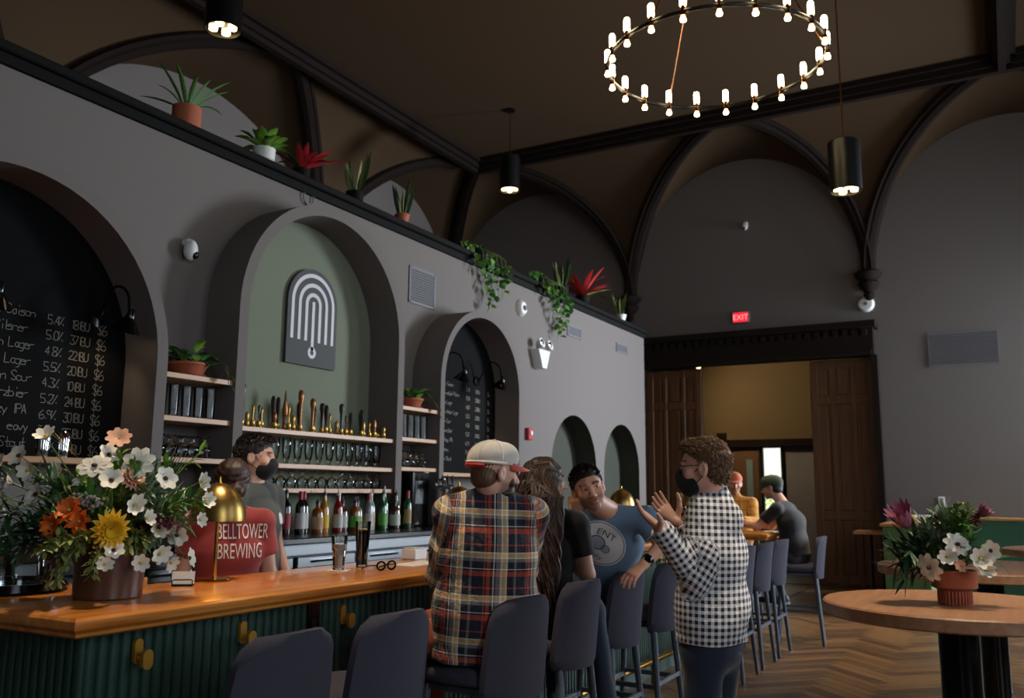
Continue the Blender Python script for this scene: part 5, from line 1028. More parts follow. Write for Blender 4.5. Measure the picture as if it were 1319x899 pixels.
def person(label, root, S=1.0, g=1.0, yaw=0, head=None, hyaw=0, hpitch=0, hroll=0, neck=None, chest=None, pelvis=None, sh=None, el=None, wr=None, hands=None, knees=None, ankles=None, toes=None, skin='skin_fair', top='tee_black', sleeve='short', hem=.06, bottom='jeans', shoes=True, collar=False, beard=0, res=.0055, fold=.003, gaze=.001, legs=True, depth=1.0, shg=1.0, hw=1.0, patdir=None):
    root = V(root); t = thing('person', label, 'person', root); L_ = lambda p: V(p)-root; Rb = M.Rotation(yaw, 3, 'Z'); lat = Rb @ V((1, 0, 0)); fwd = Rb @ V((0, 1, 0)); Rh = rotm(hyaw, hpitch, hroll)
    head, neck, chest, pelvis = L_(head), L_(neck), L_(chest), L_(pelvis); sh = [L_(p) for p in sh]; el = [L_(p) for p in el]; wr = [L_(p) for p in wr]; up = (neck-pelvis).normalized(); sides = (-1, 1)
    # ---- body
    P = head_prims(head, Rh, S); P += [cone(head+Rh @ V((0, -.022, -.055))*S, neck, .054*S, .06*S, .02), flat(neck-up*.04, chest, (.10*S, .06*S), (.13*S, .08*S), lat, .03), flat(chest, pelvis, (.13*S, .08*S), (.12*S, .08*S), lat, .03)]
    for i in (0, 1):
        P += [cone(neck-up*.06, sh[i], .045*S, .05*S, .03), cone(sh[i], el[i], .05*S, .042*S*(.85+.15*g), .02), cone(el[i], wr[i], .041*S*(.85+.15*g), .026*S, .015)]
        if hands and hands[i]: P += hand_prims(wr[i], s=S, side=sides[i], **hands[i])
        else: P += [cone(wr[i], wr[i]+(wr[i]-el[i]).normalized()*.12, .028*S, .02*S, .01)]
    vs, fs = sdf_mesh(P, res); hl = (vs-npv(head)) @ np.array(Rh)/S; col = np.ones((len(vs), 4)); inh = (np.linalg.norm(hl, axis=1) < .17)
    x, y, z = hl.T
    lip = inh & (np.abs(x) < .026) & (z < -.048) & (z > -.075) & (y > .08); red = np.clip(1-np.hypot(np.abs(x)-.045, z+.03)/.03, 0, 1)*(y > .03)*inh
    col[:, 1] -= .12*red; col[:, 2] -= .12*red; col[lip, :3] = (.8, .55, .52)
    if beard:
        w_ = np.clip((-.03-z)/.015, 0, 1)*np.clip((y+.01)/.02, 0, 1)*inh*(~lip)*np.clip((z+.125)/.02, 0, 1); w_ = np.maximum(w_, np.clip(1-np.abs(z+.046)/.008, 0, 1)*(y > .075)*(np.abs(x) < .035)*inh)
        for c_, v_ in enumerate((.28, .24, .22)): col[:, c_] *= 1-beard*w_*(1-v_)
    brow = inh & (np.abs(z-.031-.12*(np.abs(x)-.03)*(np.abs(x) < .03)) < .0055) & (np.abs(x) > .012) & (np.abs(x) < .052) & (y > .06); col[brow, :3] = (.2, .15, .12)
    ob('body', np_mesh('body', vs, fs, skin, {'Col': ('FLOAT_COLOR', col)}), parent=t)
    for e in sides:
        c_ = head+Rh @ V((e*.031, .0735, .007))*S; q = ob('eye', MB().ell(c_, .0125*S, 14), 'eye_white', t); ob('iris', MB().ell(c_+Rh @ V((gaze, .0078, 0))*S, (.0066*S,)*3, 10), 'iris', q)
    # ---- clothes
    def patt(vs):
        best = None; out = np.zeros((len(vs), 3)); 
        vw = V(patdir) if patdir else -fwd
        segs = [(pelvis-up*.3, neck+up*.05, .15*g, vw)]+[(sh[i], el[i], .065, vw) for i in (0, 1)]+[(el[i], wr[i], .05, vw+V((0, 0, -.2))) for i in (0, 1)]
        ds = []
        for a, b, r, ref in segs:
            A, B = npv(a), npv(b); ab = B-A; L2 = ab@ab; tt = np.clip(((vs-A)@ab)/L2, 0, 1); q = vs-A-tt[:, None]*ab; d = np.linalg.norm(q, axis=1)-r; ds.append(d)
        ds = np.array(ds); ds[0] -= .01; w_ = np.argmin(ds, 0)
        for k, (a, b, r, ref) in enumerate(segs):
            m_ = w_ == k
            if not m_.any(): continue
            A, B = npv(a), npv(b); ab = (B-A)/np.linalg.norm(B-A); rf = npv(ref); rf = rf-ab*(rf@ab); rf /= np.linalg.norm(rf); sd = np.cross(ab, rf); q = vs[m_]-A; px_ = q@sd; v_ = q@ab; bi = np.clip(((v_+.2)/.03).astype(int), 0, 60); mx_ = np.full(61, r*.6); np.maximum.at(mx_, bi, np.abs(px_)); Rv = np.convolve(np.pad(mx_, 2, 'edge'), np.ones(5)/5, 'valid')[bi]*1.02+.004; out[m_, 0] = Rv*np.arcsin(np.clip(px_/Rv, -.97, .97))+9; out[m_, 1] = v_+9
        return out
    hip = pelvis-up*hem*S; G = g*S
    Q = [flat(hip, pelvis+up*.1*S, (.17*G*hw, .115*G*depth*hw), (.165*G*hw, .118*G*depth*hw), lat, .03), flat(pelvis+up*.1*S, chest, (.165*G*hw, .118*G*depth*hw), (.182*G, .122*G*depth), lat, .05), flat(chest, neck-up*.07*S, (.182*G, .122*G*depth), (.15*G, .085*G), lat, .05)]
    for i in (0, 1):
        m_ = neck-up*.035*S; Q.append(cone(m_, sh[i], .06*S, .064*S*shg, .045)); v_ = el[i]-sh[i]
        if sleeve == 'short': e = sh[i]+v_*.62; Q += [capped(cone(sh[i], e+v_.normalized()*.05, .066*S*shg, .062*S*shg, .025), e, v_)]
        else:
            u_ = wr[i]-el[i]; Q += [cone(sh[i], el[i], .068*S*shg, .056*S*shg, .035), cone(el[i], wr[i], .055*S*shg, .042*S, .02), cone(wr[i]-u_.normalized()*.055, wr[i], .044*S, .043*S, .006), cutp(wr[i], u_, .075*S)]
    nd = (head-neck).normalized()
    if collar: Q += [cone(neck-nd*.03*S, neck+nd*.075*S, .078*S, .07*S, .012)]
    Q += [cone(neck-nd*(.0 if collar else -.005)*S, neck+nd*.2*S, .06*S, .062*S, .006, 's')]
    if collar: Q += [cutp(neck+nd*.058*S, nd, .1*S)]
    Q += [cutp(hip, -up, .36*G)]
    vs, fs = sdf_mesh(Q, max(res, .006), folds(fold, len(label)) if fold else None); shirt = np_mesh('shirt', vs, fs, top, {'pat': ('FLOAT_VECTOR', patt(vs))}); ob('shirt', shirt, parent=t)
    t['_'] = 0; del t['_']
    if legs and knees:
        knees = [L_(p) for p in knees]; ankles = [L_(p) for p in ankles]; toes = [L_(p) for p in toes]; Q = [flat(pelvis-V((0, 0, .05*S)), pelvis+up*.06*S, (.158*G, .11*G), (.15*G, .105*G), lat, .03)]
        for i in (0, 1):
            hp_ = pelvis+lat*sides[i]*.085*S-V((0, 0, .03*S)); Q += [cone(hp_, knees[i], .082*S*(.6+.4*g), .068*S, .04), cone(knees[i], ankles[i], .066*S, .05*S, .02), cutp(ankles[i], ankles[i]-knees[i], .09*S)]
        vs, fs = sdf_mesh(Q, .008, folds(.004, 3)); ob('trousers', np_mesh('trousers', vs, fs, bottom), parent=t)
        if shoes:
            for i in (0, 1):
                d = (toes[i]-ankles[i]); d.z = 0; d = d.normalized(); h0 = ankles[i]-V((0, 0, .035))-d*.03; Q = [cone(h0, h0+d*.17, .042, .032, .02), cone(ankles[i], h0, .046, .045, .03), cutp(h0-V((0, 0, .03)), (0, 0, -1), .3)]
                vs, fs = sdf_mesh(Q, .008); q = ob('shoe', np_mesh('shoe', vs, fs, 'shoe_dark'), parent=t); s2 = V((-d.y, d.x, 0)); n = 16
                ob('sole', MB().prism([(h0.x+d.x*(.07+.13*math.cos(a))+s2.x*.045*math.sin(a), h0.y+d.y*(.07+.13*math.cos(a))+s2.y*.045*math.sin(a)) for a in [2*PI*k/n for k in range(n)]], h0.z-.045, h0.z-.022, lambda a, b, z: (a, b, z)), 'sole_white', q)
    return dict(t=t, head=head, Rh=Rh, S=S, shirt=shirt, lat=lat, fwd=fwd, chest=chest, up=up, neck=neck, wr=wr, el=el)
def hp_(p): return lambda x, y, z: p['head']+p['Rh'] @ (V((x, y, z))*p['S'])
def short_hair(p, m, vol=.0, front=.0, amp=.002, res=.005, tufts=0):
    T = hp_(p); s = p['S']; Rh = p['Rh']
    Q = [elli(T(0, -.02, .041), [q*s for q in (.081+vol, .102+vol, .088+vol)], Rh), elli(T(0, -.05, -.03), [q*s for q in (.066, .054, .045)], Rh, .03), elli(T(0, .045, .093), [q*s for q in (.055, .045, .022+front)], Rh, .02), elli(T(0, .125, -.022), [q*s for q in (.082, .066, .094)], Rh, .008, 's'), elli(T(0, .04, -.13), [q*s for q in (.13, .125, .085)], Rh, .01, 's'), elli(T(0, -.03, -.168), [q*s for q in (.13, .2, .09)], Rh, .01, 's')]
    for e in (-1, 1): Q.append(elli(T(e*.088, .004, -.012), [q*s for q in (.026, .028, .036)], Rh, .006, 's'))
    vs, fs = sdf_mesh(Q, res, folds(amp*.6, 2, 19)); h_ = ob('hair', np_mesh('hair', vs, fs, m), parent=p['t'])
    if tufts:
        r = random.Random(5); tf = MB(); me = h_.data; hc = p['head']
        for q in r.sample(range(len(me.vertices)), min(tufts, len(me.vertices))):
            v = me.vertices[q]; l_ = Rh.transposed() @ (v.co-hc)/s; nn = v.normal
            if (l_.z < -.02 and l_.y > -.03) or (l_.y > .045 and l_.z < .085) or (abs(l_.x) > .06 and l_.y > .02 and l_.z < .05): continue
            cmb = Rh @ V((.25*l_.x/.08, (.8 if l_.z > .06 else -.35), (.35 if l_.z > .06 else -.8))); d = (nn*.28+cmb*.8+V((r.gauss(0, .1), r.gauss(0, .1), r.gauss(0, .1)))).normalized(); L_ = (.018 if l_.z > .06 else .011)*r.uniform(.7, 1.3)*s
            tf.tube([v.co-nn*.004, v.co+d*L_*.5+nn*.002, v.co+d*L_], [.0034, .0028, .0006], 4, caps=False)
        ob('hair_tuft', tf, m, h_, kind='stuff', recalc=False)
def cap(p, m, mb, mesh_back=False, tilt=0, back_only=False):
    T = hp_(p); s = p['S']; Rh = p['Rh']; q = ob('cap', MB(), m, p['t']) if False else None
    Q = [elli(T(0, -.016, .05), [v*s for v in (.09, .108, .084)], Rh), elli(T(0, .045, .075), [v*s for v in (.07, .055, .055)], Rh, .03), cutp(T(0, 0, .032), Rh @ V((0, 0, -1)), .16)]
    vs, fs = sdf_mesh(Q, .005); c_ = ob('cap', np_mesh('cap', vs, fs, m), parent=p['t'])
    b_ = MB(); n = 14; top = []; 
    for lay in (0, .004):
        for j in range(4):
            for i in range(n+1):
                a = PI*(i/n); r = .086+(.075*math.sin(a)**.7)*(j/3); x = math.cos(a)*(.078 if j else .082); y = .035+(math.sin(a)*.05)+(.085*math.sin(a)**.8)*(j/3); b_.v.append(tuple(T(x*.95, y, .04-.018*(j/3)-.012*(math.cos(a)**2)*(j/3)+lay)))
    w_ = n+1
    for lay in (0, 1):
        for j in range(3):
            for i in range(n): o_ = lay*4*w_; b_.f.append((o_+j*w_+i, o_+j*w_+i+1, o_+(j+1)*w_+i+1, o_+(j+1)*w_+i))
    for i in range(n): b_.f += [(3*w_+i, 3*w_+i+1, 7*w_+i+1, 7*w_+i), (i, i+1, 4*w_+i+1, 4*w_+i)]
    ob('brim', b_, mb, c_); ob('button', MB().ell(T(0, -.012, .136), .008*s, 8), mb, c_)
    if mesh_back:
        for a in (0, 60, 120):
            a = R_(a); pts = [T(.0912*math.cos(ph)*math.cos(a+.0), -.016+.1095*math.cos(ph)*math.sin(a), .05+.0855*math.sin(ph)) for ph in [PI*i/20 for i in range(21)]]; ob('seam', MB().tube(pts, .0035, 6), 'cap_seam', c_)
        pts = [T(.0925*math.sin(a), -.016-.11*math.cos(a), .037) for a in [R_(-100+200*i/24) for i in range(25)]]; ob('headband', MB().tube(pts, .007, 6), 'cap_seam', c_)
        pts = [T(.0915*math.sin(a), -.016-.109*math.cos(a), .024) for a in [R_(-48+96*i/12) for i in range(13)]]; ob('strap', MB().tube(pts, .011, 6, flat=1), 'alarm_red', c_)
def face_mask(p, m):
    T = hp_(p); s = p['S']; Rh = p['Rh']
    Q = [elli(T(0, .044, -.055), [v*s for v in (.061, .062, .064)], Rh), cone(T(0, .094, .0), T(0, .109, -.03), .013*s, .018*s, .04), elli(T(0, .082, -.05), [v*s for v in (.036, .038, .042)], Rh, .03), elli(T(0, .07, -.088), [v*s for v in (.032, .028, .028)], Rh, .02), cutp(T(0, .1, .002), Rh @ V((0, -.38, 1)), .12), cutp(T(0, .02, -.05), Rh @ V((0, -1, .1)), .14), cutp(T(0, .05, -.118), Rh @ V((0, -.3, -1)), .1)]
    vs, fs = sdf_mesh(Q, .0045); q = ob('face_mask', np_mesh('face_mask', vs, fs, m), parent=p['t'])
    for e in (-1, 1):
        for z0, z1 in ((-.022, .012), (-.075, -.032)): ob('ear_loop', MB().tube([T(e*.056, .045, z0), T(e*.07, .015, (z0+z1)/2), T(e*.083, -.012, z1)], .0022, 5), m, q)
def specs(p, m='gloss_black'):
    T = hp_(p); t = ob('spectacles', MB().tube([T(-.008, .102, .012), T(0, .106, .014), T(.008, .102, .012)], .002, 6), m, p['t'])
    for e in (-1, 1):
        ob('lens_rim', MB().tube([T(e*.033+.024*math.cos(a), .098-.004*abs(math.cos(a)), .006+.017*math.sin(a)) for a in [2*PI*i/20 for i in range(21)]], .0018, 5, caps=False), m, t); ob('temple', MB().tube([T(e*.057, .092, .012), T(e*.076, .03, .012), T(e*.082, -.02, .008)], .0022, 5), m, t)
def printed(p, verts, faces, origin, right, up, into, m, name='print', off=.0025):
    """lay a flat print on the shirt: project its points along 'into'"""
    bvh = BVHTree.FromPolygons([v.co for v in p['shirt'].vertices], [tuple(f.vertices) for f in p['shirt'].polygons]); out = []
    for q in verts:
        o_ = origin+right*q[0]+up*q[1]-into*.5; h, n, i, d = bvh.ray_cast(o_, into)
        out.append((h if h else origin+right*q[0]+up*q[1])-into*off)
    return ob(name, MB().add(out, faces), m, p['t'], smooth=False, recalc=False)
def frame(yaw): y = R_(yaw); return V((math.cos(y), math.sin(y), 0)), V((-math.sin(y), math.cos(y), 0))
Z = V((0, 0, 1))
# ---- man in the plaid shirt, seated with his back to us
la, fw_ = frame(38); pv = V((-1.96, 3.29, .88)); nk = V((-1.93, 3.29, 1.455)); S0 = [nk-la*.172-Z*.085, nk+la*.165-Z*.085]
E0 = [S0[0]-la*.035+fw_*.13-Z*.26, S0[1]+la*.0+fw_*.18-Z*.25]; W0 = [E0[0]+fw_*.2+la*.1+Z*.03, E0[1]+fw_*.22-la*.08+Z*.03]
p = person('man in an orange and navy plaid shirt and white mesh cap seated at the bar', (-1.96, 3.29, 0), 1.0, 1.12, R_(38), AT(637, 609, 3.75), R_(-30), R_(-4), 0, nk, V((-1.955, 3.285, 1.22)), pv, S0, E0, W0, [dict(d=fw_, nrm=-Z), dict(d=fw_, nrm=-Z)], [V((-2.36, 3.14, .86)), V((-2.34, 3.46, .86))], [V((-2.34, 3.12, .41)), V((-2.33, 3.48, .41))], [V((-2.5, 3.12, .36)), V((-2.5, 3.48, .36))], 'skin_pink', 'plaid', 'long', .10, 'chino_rust', collar=True, beard=.7, fold=.0045, depth=1.12, shg=1.1, hw=1.16)
short_hair(p, 'hair_sandy', -.005); cap(p, 'cap_mesh', 'cap_coral', True)
T = hp_(p); vs, fs = sdf_mesh([elli(T(0, .045, -.08), (.058, .055, .05), p['Rh']), elli(T(0, .055, -.03), (.066, .03, .045), p['Rh'], .02), elli(T(0, .1, -.03), (.05, .05, .05), p['Rh'], .01, 's')], .006, folds(.003, 1, 6)); ob('beard', np_mesh('beard', vs, fs, 'hair_brown'), parent=p['t'])
# ---- woman with long brown hair
la, fw_ = frame(8); pv = V((-2.09, 4.08, .87)); nk = V((-2.085, 4.10, 1.375)); S0 = [nk-la*.165-Z*.06, nk+la*.165-Z*.07]
E0 = [S0[0]-la*.03+fw_*.16-Z*.2, AT(757, 740, 4.42)]; W0 = [E0[0]+fw_*.2+la*.05, E0[1]+fw_*.12-la*.16+Z*.06]
p = person('woman with long wavy brown hair in a black T-shirt seated at the bar', (-2.09, 4.08, 0), .93, .9, R_(8), AT(704, 620, 4.5), R_(-42), 0, 0, nk, V((-2.09, 4.09, 1.17)), pv, S0, E0, W0, [dict(d=fw_, nrm=-Z), dict(d=-la+fw_*.4, nrm=-Z)], [V((-2.42, 4.05, .85)), V((-2.38, 4.32, .85))], [V((-2.38, 4.02, .42)), V((-2.36, 4.34, .42))], [V((-2.52, 4.02, .38)), V((-2.5, 4.34, .38))], 'skin_pink', 'tee_black', 'short', .06, 'jeans', fold=.003)
T = hp_(p); s_ = .93; hd = p['head']; r = random.Random(4)
bk = -(p['Rh'] @ V((0, 1, 0))); base = [elli(T(0, -.025, .035), (.092, .108, .092), p['Rh']), elli(T(0, .125, -.025), (.075, .07, .09), p['Rh'], .012, 's'), flat(T(0, -.05, -.03), hd+V((-.02, -.115, -.30)), (.095, .06), (.12, .05), la, .04), flat(hd+V((-.02, -.115, -.30)), hd+V((-.03, -.13, -.56)), (.12, .05), (.07, .03), la, .04)]
vs, fs = sdf_mesh(base, .007, folds(.006, 5, 3)); hb_ = ob('hair', np_mesh('hair', vs, fs, 'hair_brown'), parent=p['t'])
lk = {'hair_brown': MB(), 'hair_streak': MB()}
for k in range(150):
    a = r.uniform(-2.2, 2.2); el_ = r.uniform(.1, 1.45); st_ = T(.094*math.sin(a)*math.cos(el_), -.022-.11*math.cos(a)*math.cos(el_), .035+.095*math.sin(el_)); u = r.uniform(-1, 1); L_ = r.uniform(.42, .62)
    low = [hd+V((.015+u*.13*(1-.25*q), -.115-.035*math.cos(u*1.3)-.02*q+u*.02, -.08-L_*q)) for q in (0, .2, .4, .6, .8, 1)]; mid = T(.1*math.sin(a), -.03-.115*math.cos(a), .0); pts = [st_, st_.lerp(mid, .6)+bk*.008, mid]+low; w0 = r.uniform(0, 6)
    fine = []
    for i in range(len(pts)-1):
        for q in (0, .34, .67):
            pp = pts[i].lerp(pts[i+1], q); n_ = i*3+q*3; am = .016*min(1, max(0, (n_-5)/8)); fine.append(pp+V((math.sin(n_*.95+w0)*am, math.cos(n_*.8+w0)*am*.7-.012*min(1, n_/9), 0)))
    fine.append(pts[-1]); lk['hair_streak' if k % 9 == 0 else 'hair_brown'].tube(fine, [.010-.006*i/len(fine) for i in range(len(fine))], 5)
for k, m_ in lk.items(): ob('hair_lock', m_, k, hb_, kind='stuff', recalc=False)
cl = MB()
for k in range(5): cl.tube([T(.085, .04-.01*k, .05+.008*k), T(.098, -.02, .07+.008*k), T(.07, -.09, .065+.006*k), T(.03, -.13, .03)], .006, 5)
ob('hair_twist', cl, 'hair_streak', hb_, recalc=False)
# ---- man in the blue T-shirt, turned towards us, hand on the stool back
la, fw_ = frame(198); pv = V((-2.10, 4.83, .88)); nk = V((-1.93, 4.56, 1.36)); S0 = [nk+V((.205, .06, -.045)), nk+V((-.17, -.05, -.11))]
E0 = [AT(853, 702, 4.72), nk+V((-.26, -.2, -.28))]; W0 = [AT(829, 727, 4.62), AT(744, 668, 4.62)]
p = person('bearded man in a blue printed T-shirt leaning with one hand on a stool back', (-2.10, 4.83, 0), 1.03, 1.06, R_(198), AT(758, 630, 4.66), R_(213), R_(-2), R_(17), nk, V((-2.0, 4.68, 1.19)), pv, S0, E0, W0, [dict(d=AT(806, 748, 4.55)-AT(829, 727, 4.62), nrm=V((-.2, .3, -1)), curl=(.35, .35, .38, .4), spread=.16, thumb=.55), dict(d=V((-.05, .1, 1)), nrm=V((.0, .8, .2)), curl=(.3, .3, .3, .3))], [V((-2.2, 4.46, .86)), V((-1.98, 4.44, .84))], [V((-2.2, 4.44, .42)), V((-1.9, 4.44, .36))], [V((-2.15, 4.3, .36)), V((-1.78, 4.42, .3))], 'skin_warm', 'tee_blue', 'short', .08, 'jeans', beard=.62, gaze=-.0035, res=.0042, fold=.004, shg=1.12)
short_hair(p, 'hair_dark', -.002, .003, .003, tufts=1800)
n = 36; R0 = .138; o_ = p['chest']+V((-.015, -.0, .0)); ri, u_, into = V((-math.cos(R_(18)), -math.sin(R_(18)), 0)), p['up'], -p['fwd']; ri = -p['lat']
def disc(R1, R2, cx=0, cy=0, rings=6):
    vs = [(cx+(R1+(R2-R1)*j/rings)*math.cos(2*PI*i/n), cy+(R1+(R2-R1)*j/rings)*math.sin(2*PI*i/n)) for j in range(rings+1) for i in range(n)]; return vs, [(j*n+i, j*n+(i+1) % n, (j+1)*n+(i+1) % n, (j+1)*n+i) for j in range(rings) for i in range(n)]
u2 = (u_+ri*.32).normalized(); r2 = u2.cross(-into).normalized(); r2 = r2 if r2.dot(ri) > 0 else -r2
printed(p, *disc(.002, R0, rings=9), o_, r2, u2, into, 'print_white', 'shirt_print', .003); printed(p, *disc(R0-.012, R0-.008, rings=1), o_, r2, u2, into, 'print_dark', 'print_ring', .0045)
vs, fs = text2d('ENT', .058); printed(p, [(q.x+.005, q.y+.05-(q.x*q.x)*3) for q in vs], fs, o_, r2, u2, into, 'print_dark', 'print_lettering', .0045)
for cx_, cy_, ra in ((-.02, -.005, .045), (.034, -.02, .026)): printed(p, *disc(.001, ra, cx_, cy_, 3), o_, r2, u2, into, 'print_grey', 'print_drawing', .0042); printed(p, *disc(ra*.86, ra, cx_, cy_, 1), o_, r2, u2, into, 'print_dark', 'print_outline', .0050+cx_*.01)
vs, fs = text2d('aphy', .04, .3); printed(p, [(q.x, q.y-.098) for q in vs], fs, o_, r2, u2, into, 'print_dark', 'print_script', .0045)
wt = p['wr'][0]; d_ = (p['el'][0]-wt).normalized(); w_ = ob('wrist_watch', MB().tube([wt+d_*.028, wt+d_*.05], .034, 16), 'gloss_black', p['t']); ob('watch_face', MB().box(wt+d_*.039+V((.012, -.033, .006)), (.034, .012, .036), rz=.3, b=.004), 'gloss_black', w_)
# ---- standing man in navy checks, mask and glasses, gesturing
la, fw_ = frame(84); pv = V((-1.10, 3.66, .90)); nk = AT(917, 638, 3.68)
S0 = [AT(932, 668, 3.60), AT(893, 672, 3.86)]; E0 = [AT(893, 742, 3.50), AT(884, 730, 3.84)]; W0 = [AT(850, 681, 3.46), AT(872, 675, 3.80)]
p = person('standing man in a navy checked shirt, black mask and glasses gesturing with both hands', (-1.07, 3.66, 0), .98, 1.04, R_(84), AT(907, 603, 3.68), R_(97), R_(-3), 0, nk, V((-1.085, 3.64, 1.22)), pv, S0, E0, W0, [dict(d=AT(815, 649, 3.42)-AT(850, 681, 3.46), nrm=V((.25, -.2, .8)), curl=(.12, .16, .2, .26), spread=.1, thumb=1.0), dict(d=AT(845, 645, 3.84)-AT(872, 675, 3.80), nrm=V((.3, -.55, .6)), curl=(.1, .12, .18, .25), spread=.13, thumb=1.0)], [pv+la*-.09-Z*.44+fw_*.02, pv+la*.09-Z*.44+fw_*.03], [pv-la*.1-Z*.8, pv+la*.1-Z*.8], [pv-la*.1-Z*.85+fw_*.15, pv+la*.1-Z*.85+fw_*.15], 'skin_pink', 'gingham', 'long', .03, 'jeans', collar=True, res=.0042, fold=.0045, depth=1.0, shg=1.05, hw=1.12, patdir=(.35, -.94, 0))
short_hair(p, 'hair_sandy', -.003, .003, .003, tufts=1800); face_mask(p, 'mask_black'); specs(p, 'handle_dark')
# ---- bartender in red with her back to us
la, fw_ = frame(58); pv = V((-3.46, 3.27, .88)); nk = V((-3.44, 3.25, 1.365)); S0 = [nk-la*.165-Z*.06, nk+la*.165-Z*.06]
E0 = [S0[0]-la*.05+fw_*.02-Z*.26, S0[1]+la*.05+fw_*.02-Z*.26]; W0 = [E0[0]+fw_*.16-Z*.16, E0[1]+fw_*.16-Z*.16]
p = person('bartender in a red T-shirt with dark tied hair standing behind the bar', (-3.46, 3.27, 0), .93, 1.0, R_(58), AT(298, 622, 4.45), R_(62), R_(-12), 0, nk, V((-3.45, 3.26, 1.17)), pv, S0, E0, W0, [dict(d=fw_-Z, nrm=la), dict(d=fw_-Z, nrm=-la)], [pv+la*-.09-Z*.42, pv+la*.09-Z*.42], [pv-la*.1-Z*.8, pv+la*.1-Z*.8], [pv-la*.1-Z*.85+fw_*.15, pv+la*.1-Z*.85+fw_*.15], 'skin_fair', 'tee_red', 'short', .12, 'jeans', fold=.003)
T = hp_(p); vs, fs = sdf_mesh([elli(T(0, -.02, .035), (.086, .105, .09), p['Rh']), elli(T(0, .125, -.02), (.078, .07, .09), p['Rh'], .01, 's'), elli(T(0, -.05, -.05), (.06, .055, .05), p['Rh'], .02), elli(T(0, -.105, -.06), (.034, .034, .038), p['Rh'], .012)], .006, folds(.0025, 4, 7)); ob('hair', np_mesh('hair', vs, fs, 'hair_brown'), parent=p['t'])
o_ = p['neck']-p['up']*.14+la*.02; into = p['fwd']; ri = la; u2 = p['up']
for tx, dy in (('BELLTOWER', .0), ('BREWING', -.094)):
    vs, fs = text2d(tx, .1, align='LEFT'); sc = .255/max(q.x for q in vs) if dy == 0 else .225/max(q.x for q in vs)
    printed(p, [(q.x*sc-.095, q.y*1.05+dy) for q in vs], fs, o_, ri, u2, into, 'print_white', 'shirt_lettering', .004)
# ---- masked bartender in charcoal
la, fw_ = frame(-80); pv = V((-3.74, 3.72, .98)); nk = V((-3.74, 3.70, 1.49)); S0 = [nk-la*.185-Z*.06, nk+la*.185-Z*.06]
E0 = [S0[0]-la*.05-Z*.27, S0[1]+la*.05-Z*.27]; W0 = [E0[0]+fw_*.1-Z*.2, E0[1]+fw_*.1-Z*.2]
p = person('masked bartender in a charcoal T-shirt looking along the back bar', (-3.74, 3.72, 0), 1.03, 1.0, R_(-80), AT(329, 589, 5.0), R_(-56), R_(-4), 0, nk, V((-3.74, 3.71, 1.28)), pv, S0, E0, W0, [dict(d=-Z, nrm=la), dict(d=-Z, nrm=-la)], [pv+la*-.09-Z*.46, pv+la*.09-Z*.46], [pv-la*.1-Z*.9, pv+la*.1-Z*.9], [pv-la*.1-Z*.94+fw_*.15, pv+la*.1-Z*.94+fw_*.15], 'skin_fair', 'tee_char', 'short', .12, 'jeans', fold=.003)
short_hair(p, 'hair_dark', .0, .006, .003, tufts=1600); face_mask(p, 'mask_black')
o_ = p['chest']+p['up']*.03-la*.085; into = -p['fwd']; ri = -la; a_ = [(-.028, -.03)]+arc(0, .028, 0, 12)+[(.028, -.03), (.016, -.036), (.008, -.03), (0, -.044), (-.008, -.03), (-.016, -.036)]
printed(p, [(0, -.01)]+a_, [(0, i+1, (i+1) % len(a_)+1) for i in range(len(a_))], o_, ri, p['up'], into, 'print_white', 'chest_emblem', .004)
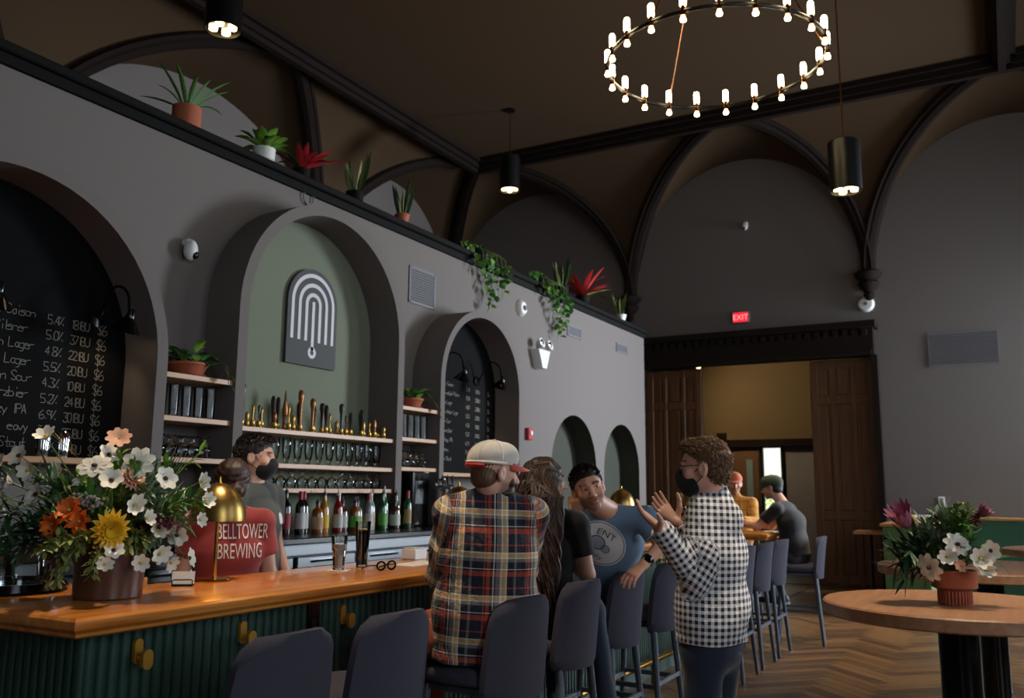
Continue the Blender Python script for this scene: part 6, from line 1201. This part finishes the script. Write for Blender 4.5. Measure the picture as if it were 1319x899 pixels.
# ---- two men at the far end of the bar
dup(st0, (-2.76, 10.22, 0), R_(180), 'charcoal bar stool under the man in the orange shirt, beyond the bar end')
la, fw_ = frame(186); pv = V((-2.76, 10.2, .88)); nk = V((-2.75, 10.16, 1.41)); S0 = [nk-la*.19-Z*.06, nk+la*.19-Z*.06]; E0 = [S0[0]-la*.04+fw_*.12-Z*.2, S0[1]+la*.04+fw_*.12-Z*.2]; W0 = [E0[0]+fw_*.2+la*.1+Z*.02, E0[1]+fw_*.2-la*.06+Z*.02]
p = person('man in an orange checked shirt and orange cap facing us across the bar end', (-2.76, 10.2, 0), 1.0, 1.1, R_(186), V((-2.74, 10.15, 1.57)), R_(200), R_(-6), 0, nk, V((-2.75, 10.18, 1.21)), pv, S0, E0, W0, [dict(d=fw_, nrm=-Z), dict(d=fw_, nrm=-Z)], [pv+fw_*.36-la*.12, pv+fw_*.36+la*.12], [pv+fw_*.34-la*.12-Z*.46, pv+fw_*.34+la*.12-Z*.46], [pv+fw_*.5-la*.12-Z*.5, pv+fw_*.5+la*.12-Z*.5], 'skin_pink', 'stripe_orange', 'long', .06, 'jeans', collar=True, beard=.5, res=.008, fold=.003)
short_hair(p, 'hair_sandy', .004, res=.007); cap(p, 'cap_orange', 'cap_orange')
la, fw_ = frame(82); pv = V((-1.93, 9.44, .88)); nk = V((-2.06, 9.46, 1.36)); S0 = [nk-la*.19-Z*.06, nk+la*.19-Z*.06]; E0 = [S0[0]+fw_*.2-Z*.17, S0[1]+fw_*.2-Z*.18]; W0 = [E0[0]+fw_*.24+Z*.02+la*.04, E0[1]+fw_*.24+Z*.02-la*.04]
p = person('man in a black T-shirt and green cap leaning his arms on the bar end', (-1.93, 9.44, 0), 1.0, 1.04, R_(82), V((-2.16, 9.46, 1.52)), R_(84), R_(-8), 0, nk, V((-1.98, 9.45, 1.18)), pv, S0, E0, W0, [dict(d=fw_, nrm=-Z), dict(d=fw_, nrm=-Z)], [pv+fw_*.36-la*.1-Z*.04, pv+fw_*.36+la*.1-Z*.04], [pv+fw_*.22-la*.1-Z*.46, pv+fw_*.22+la*.1-Z*.46], [pv+fw_*.38-la*.1-Z*.5, pv+fw_*.38+la*.1-Z*.5], 'skin_fair', 'tee_black', 'short', .06, 'jeans_grey', beard=.6, res=.008, fold=.003)
short_hair(p, 'hair_dark', .0, res=.007); cap(p, 'cap_green', 'cap_green'); specs(p)
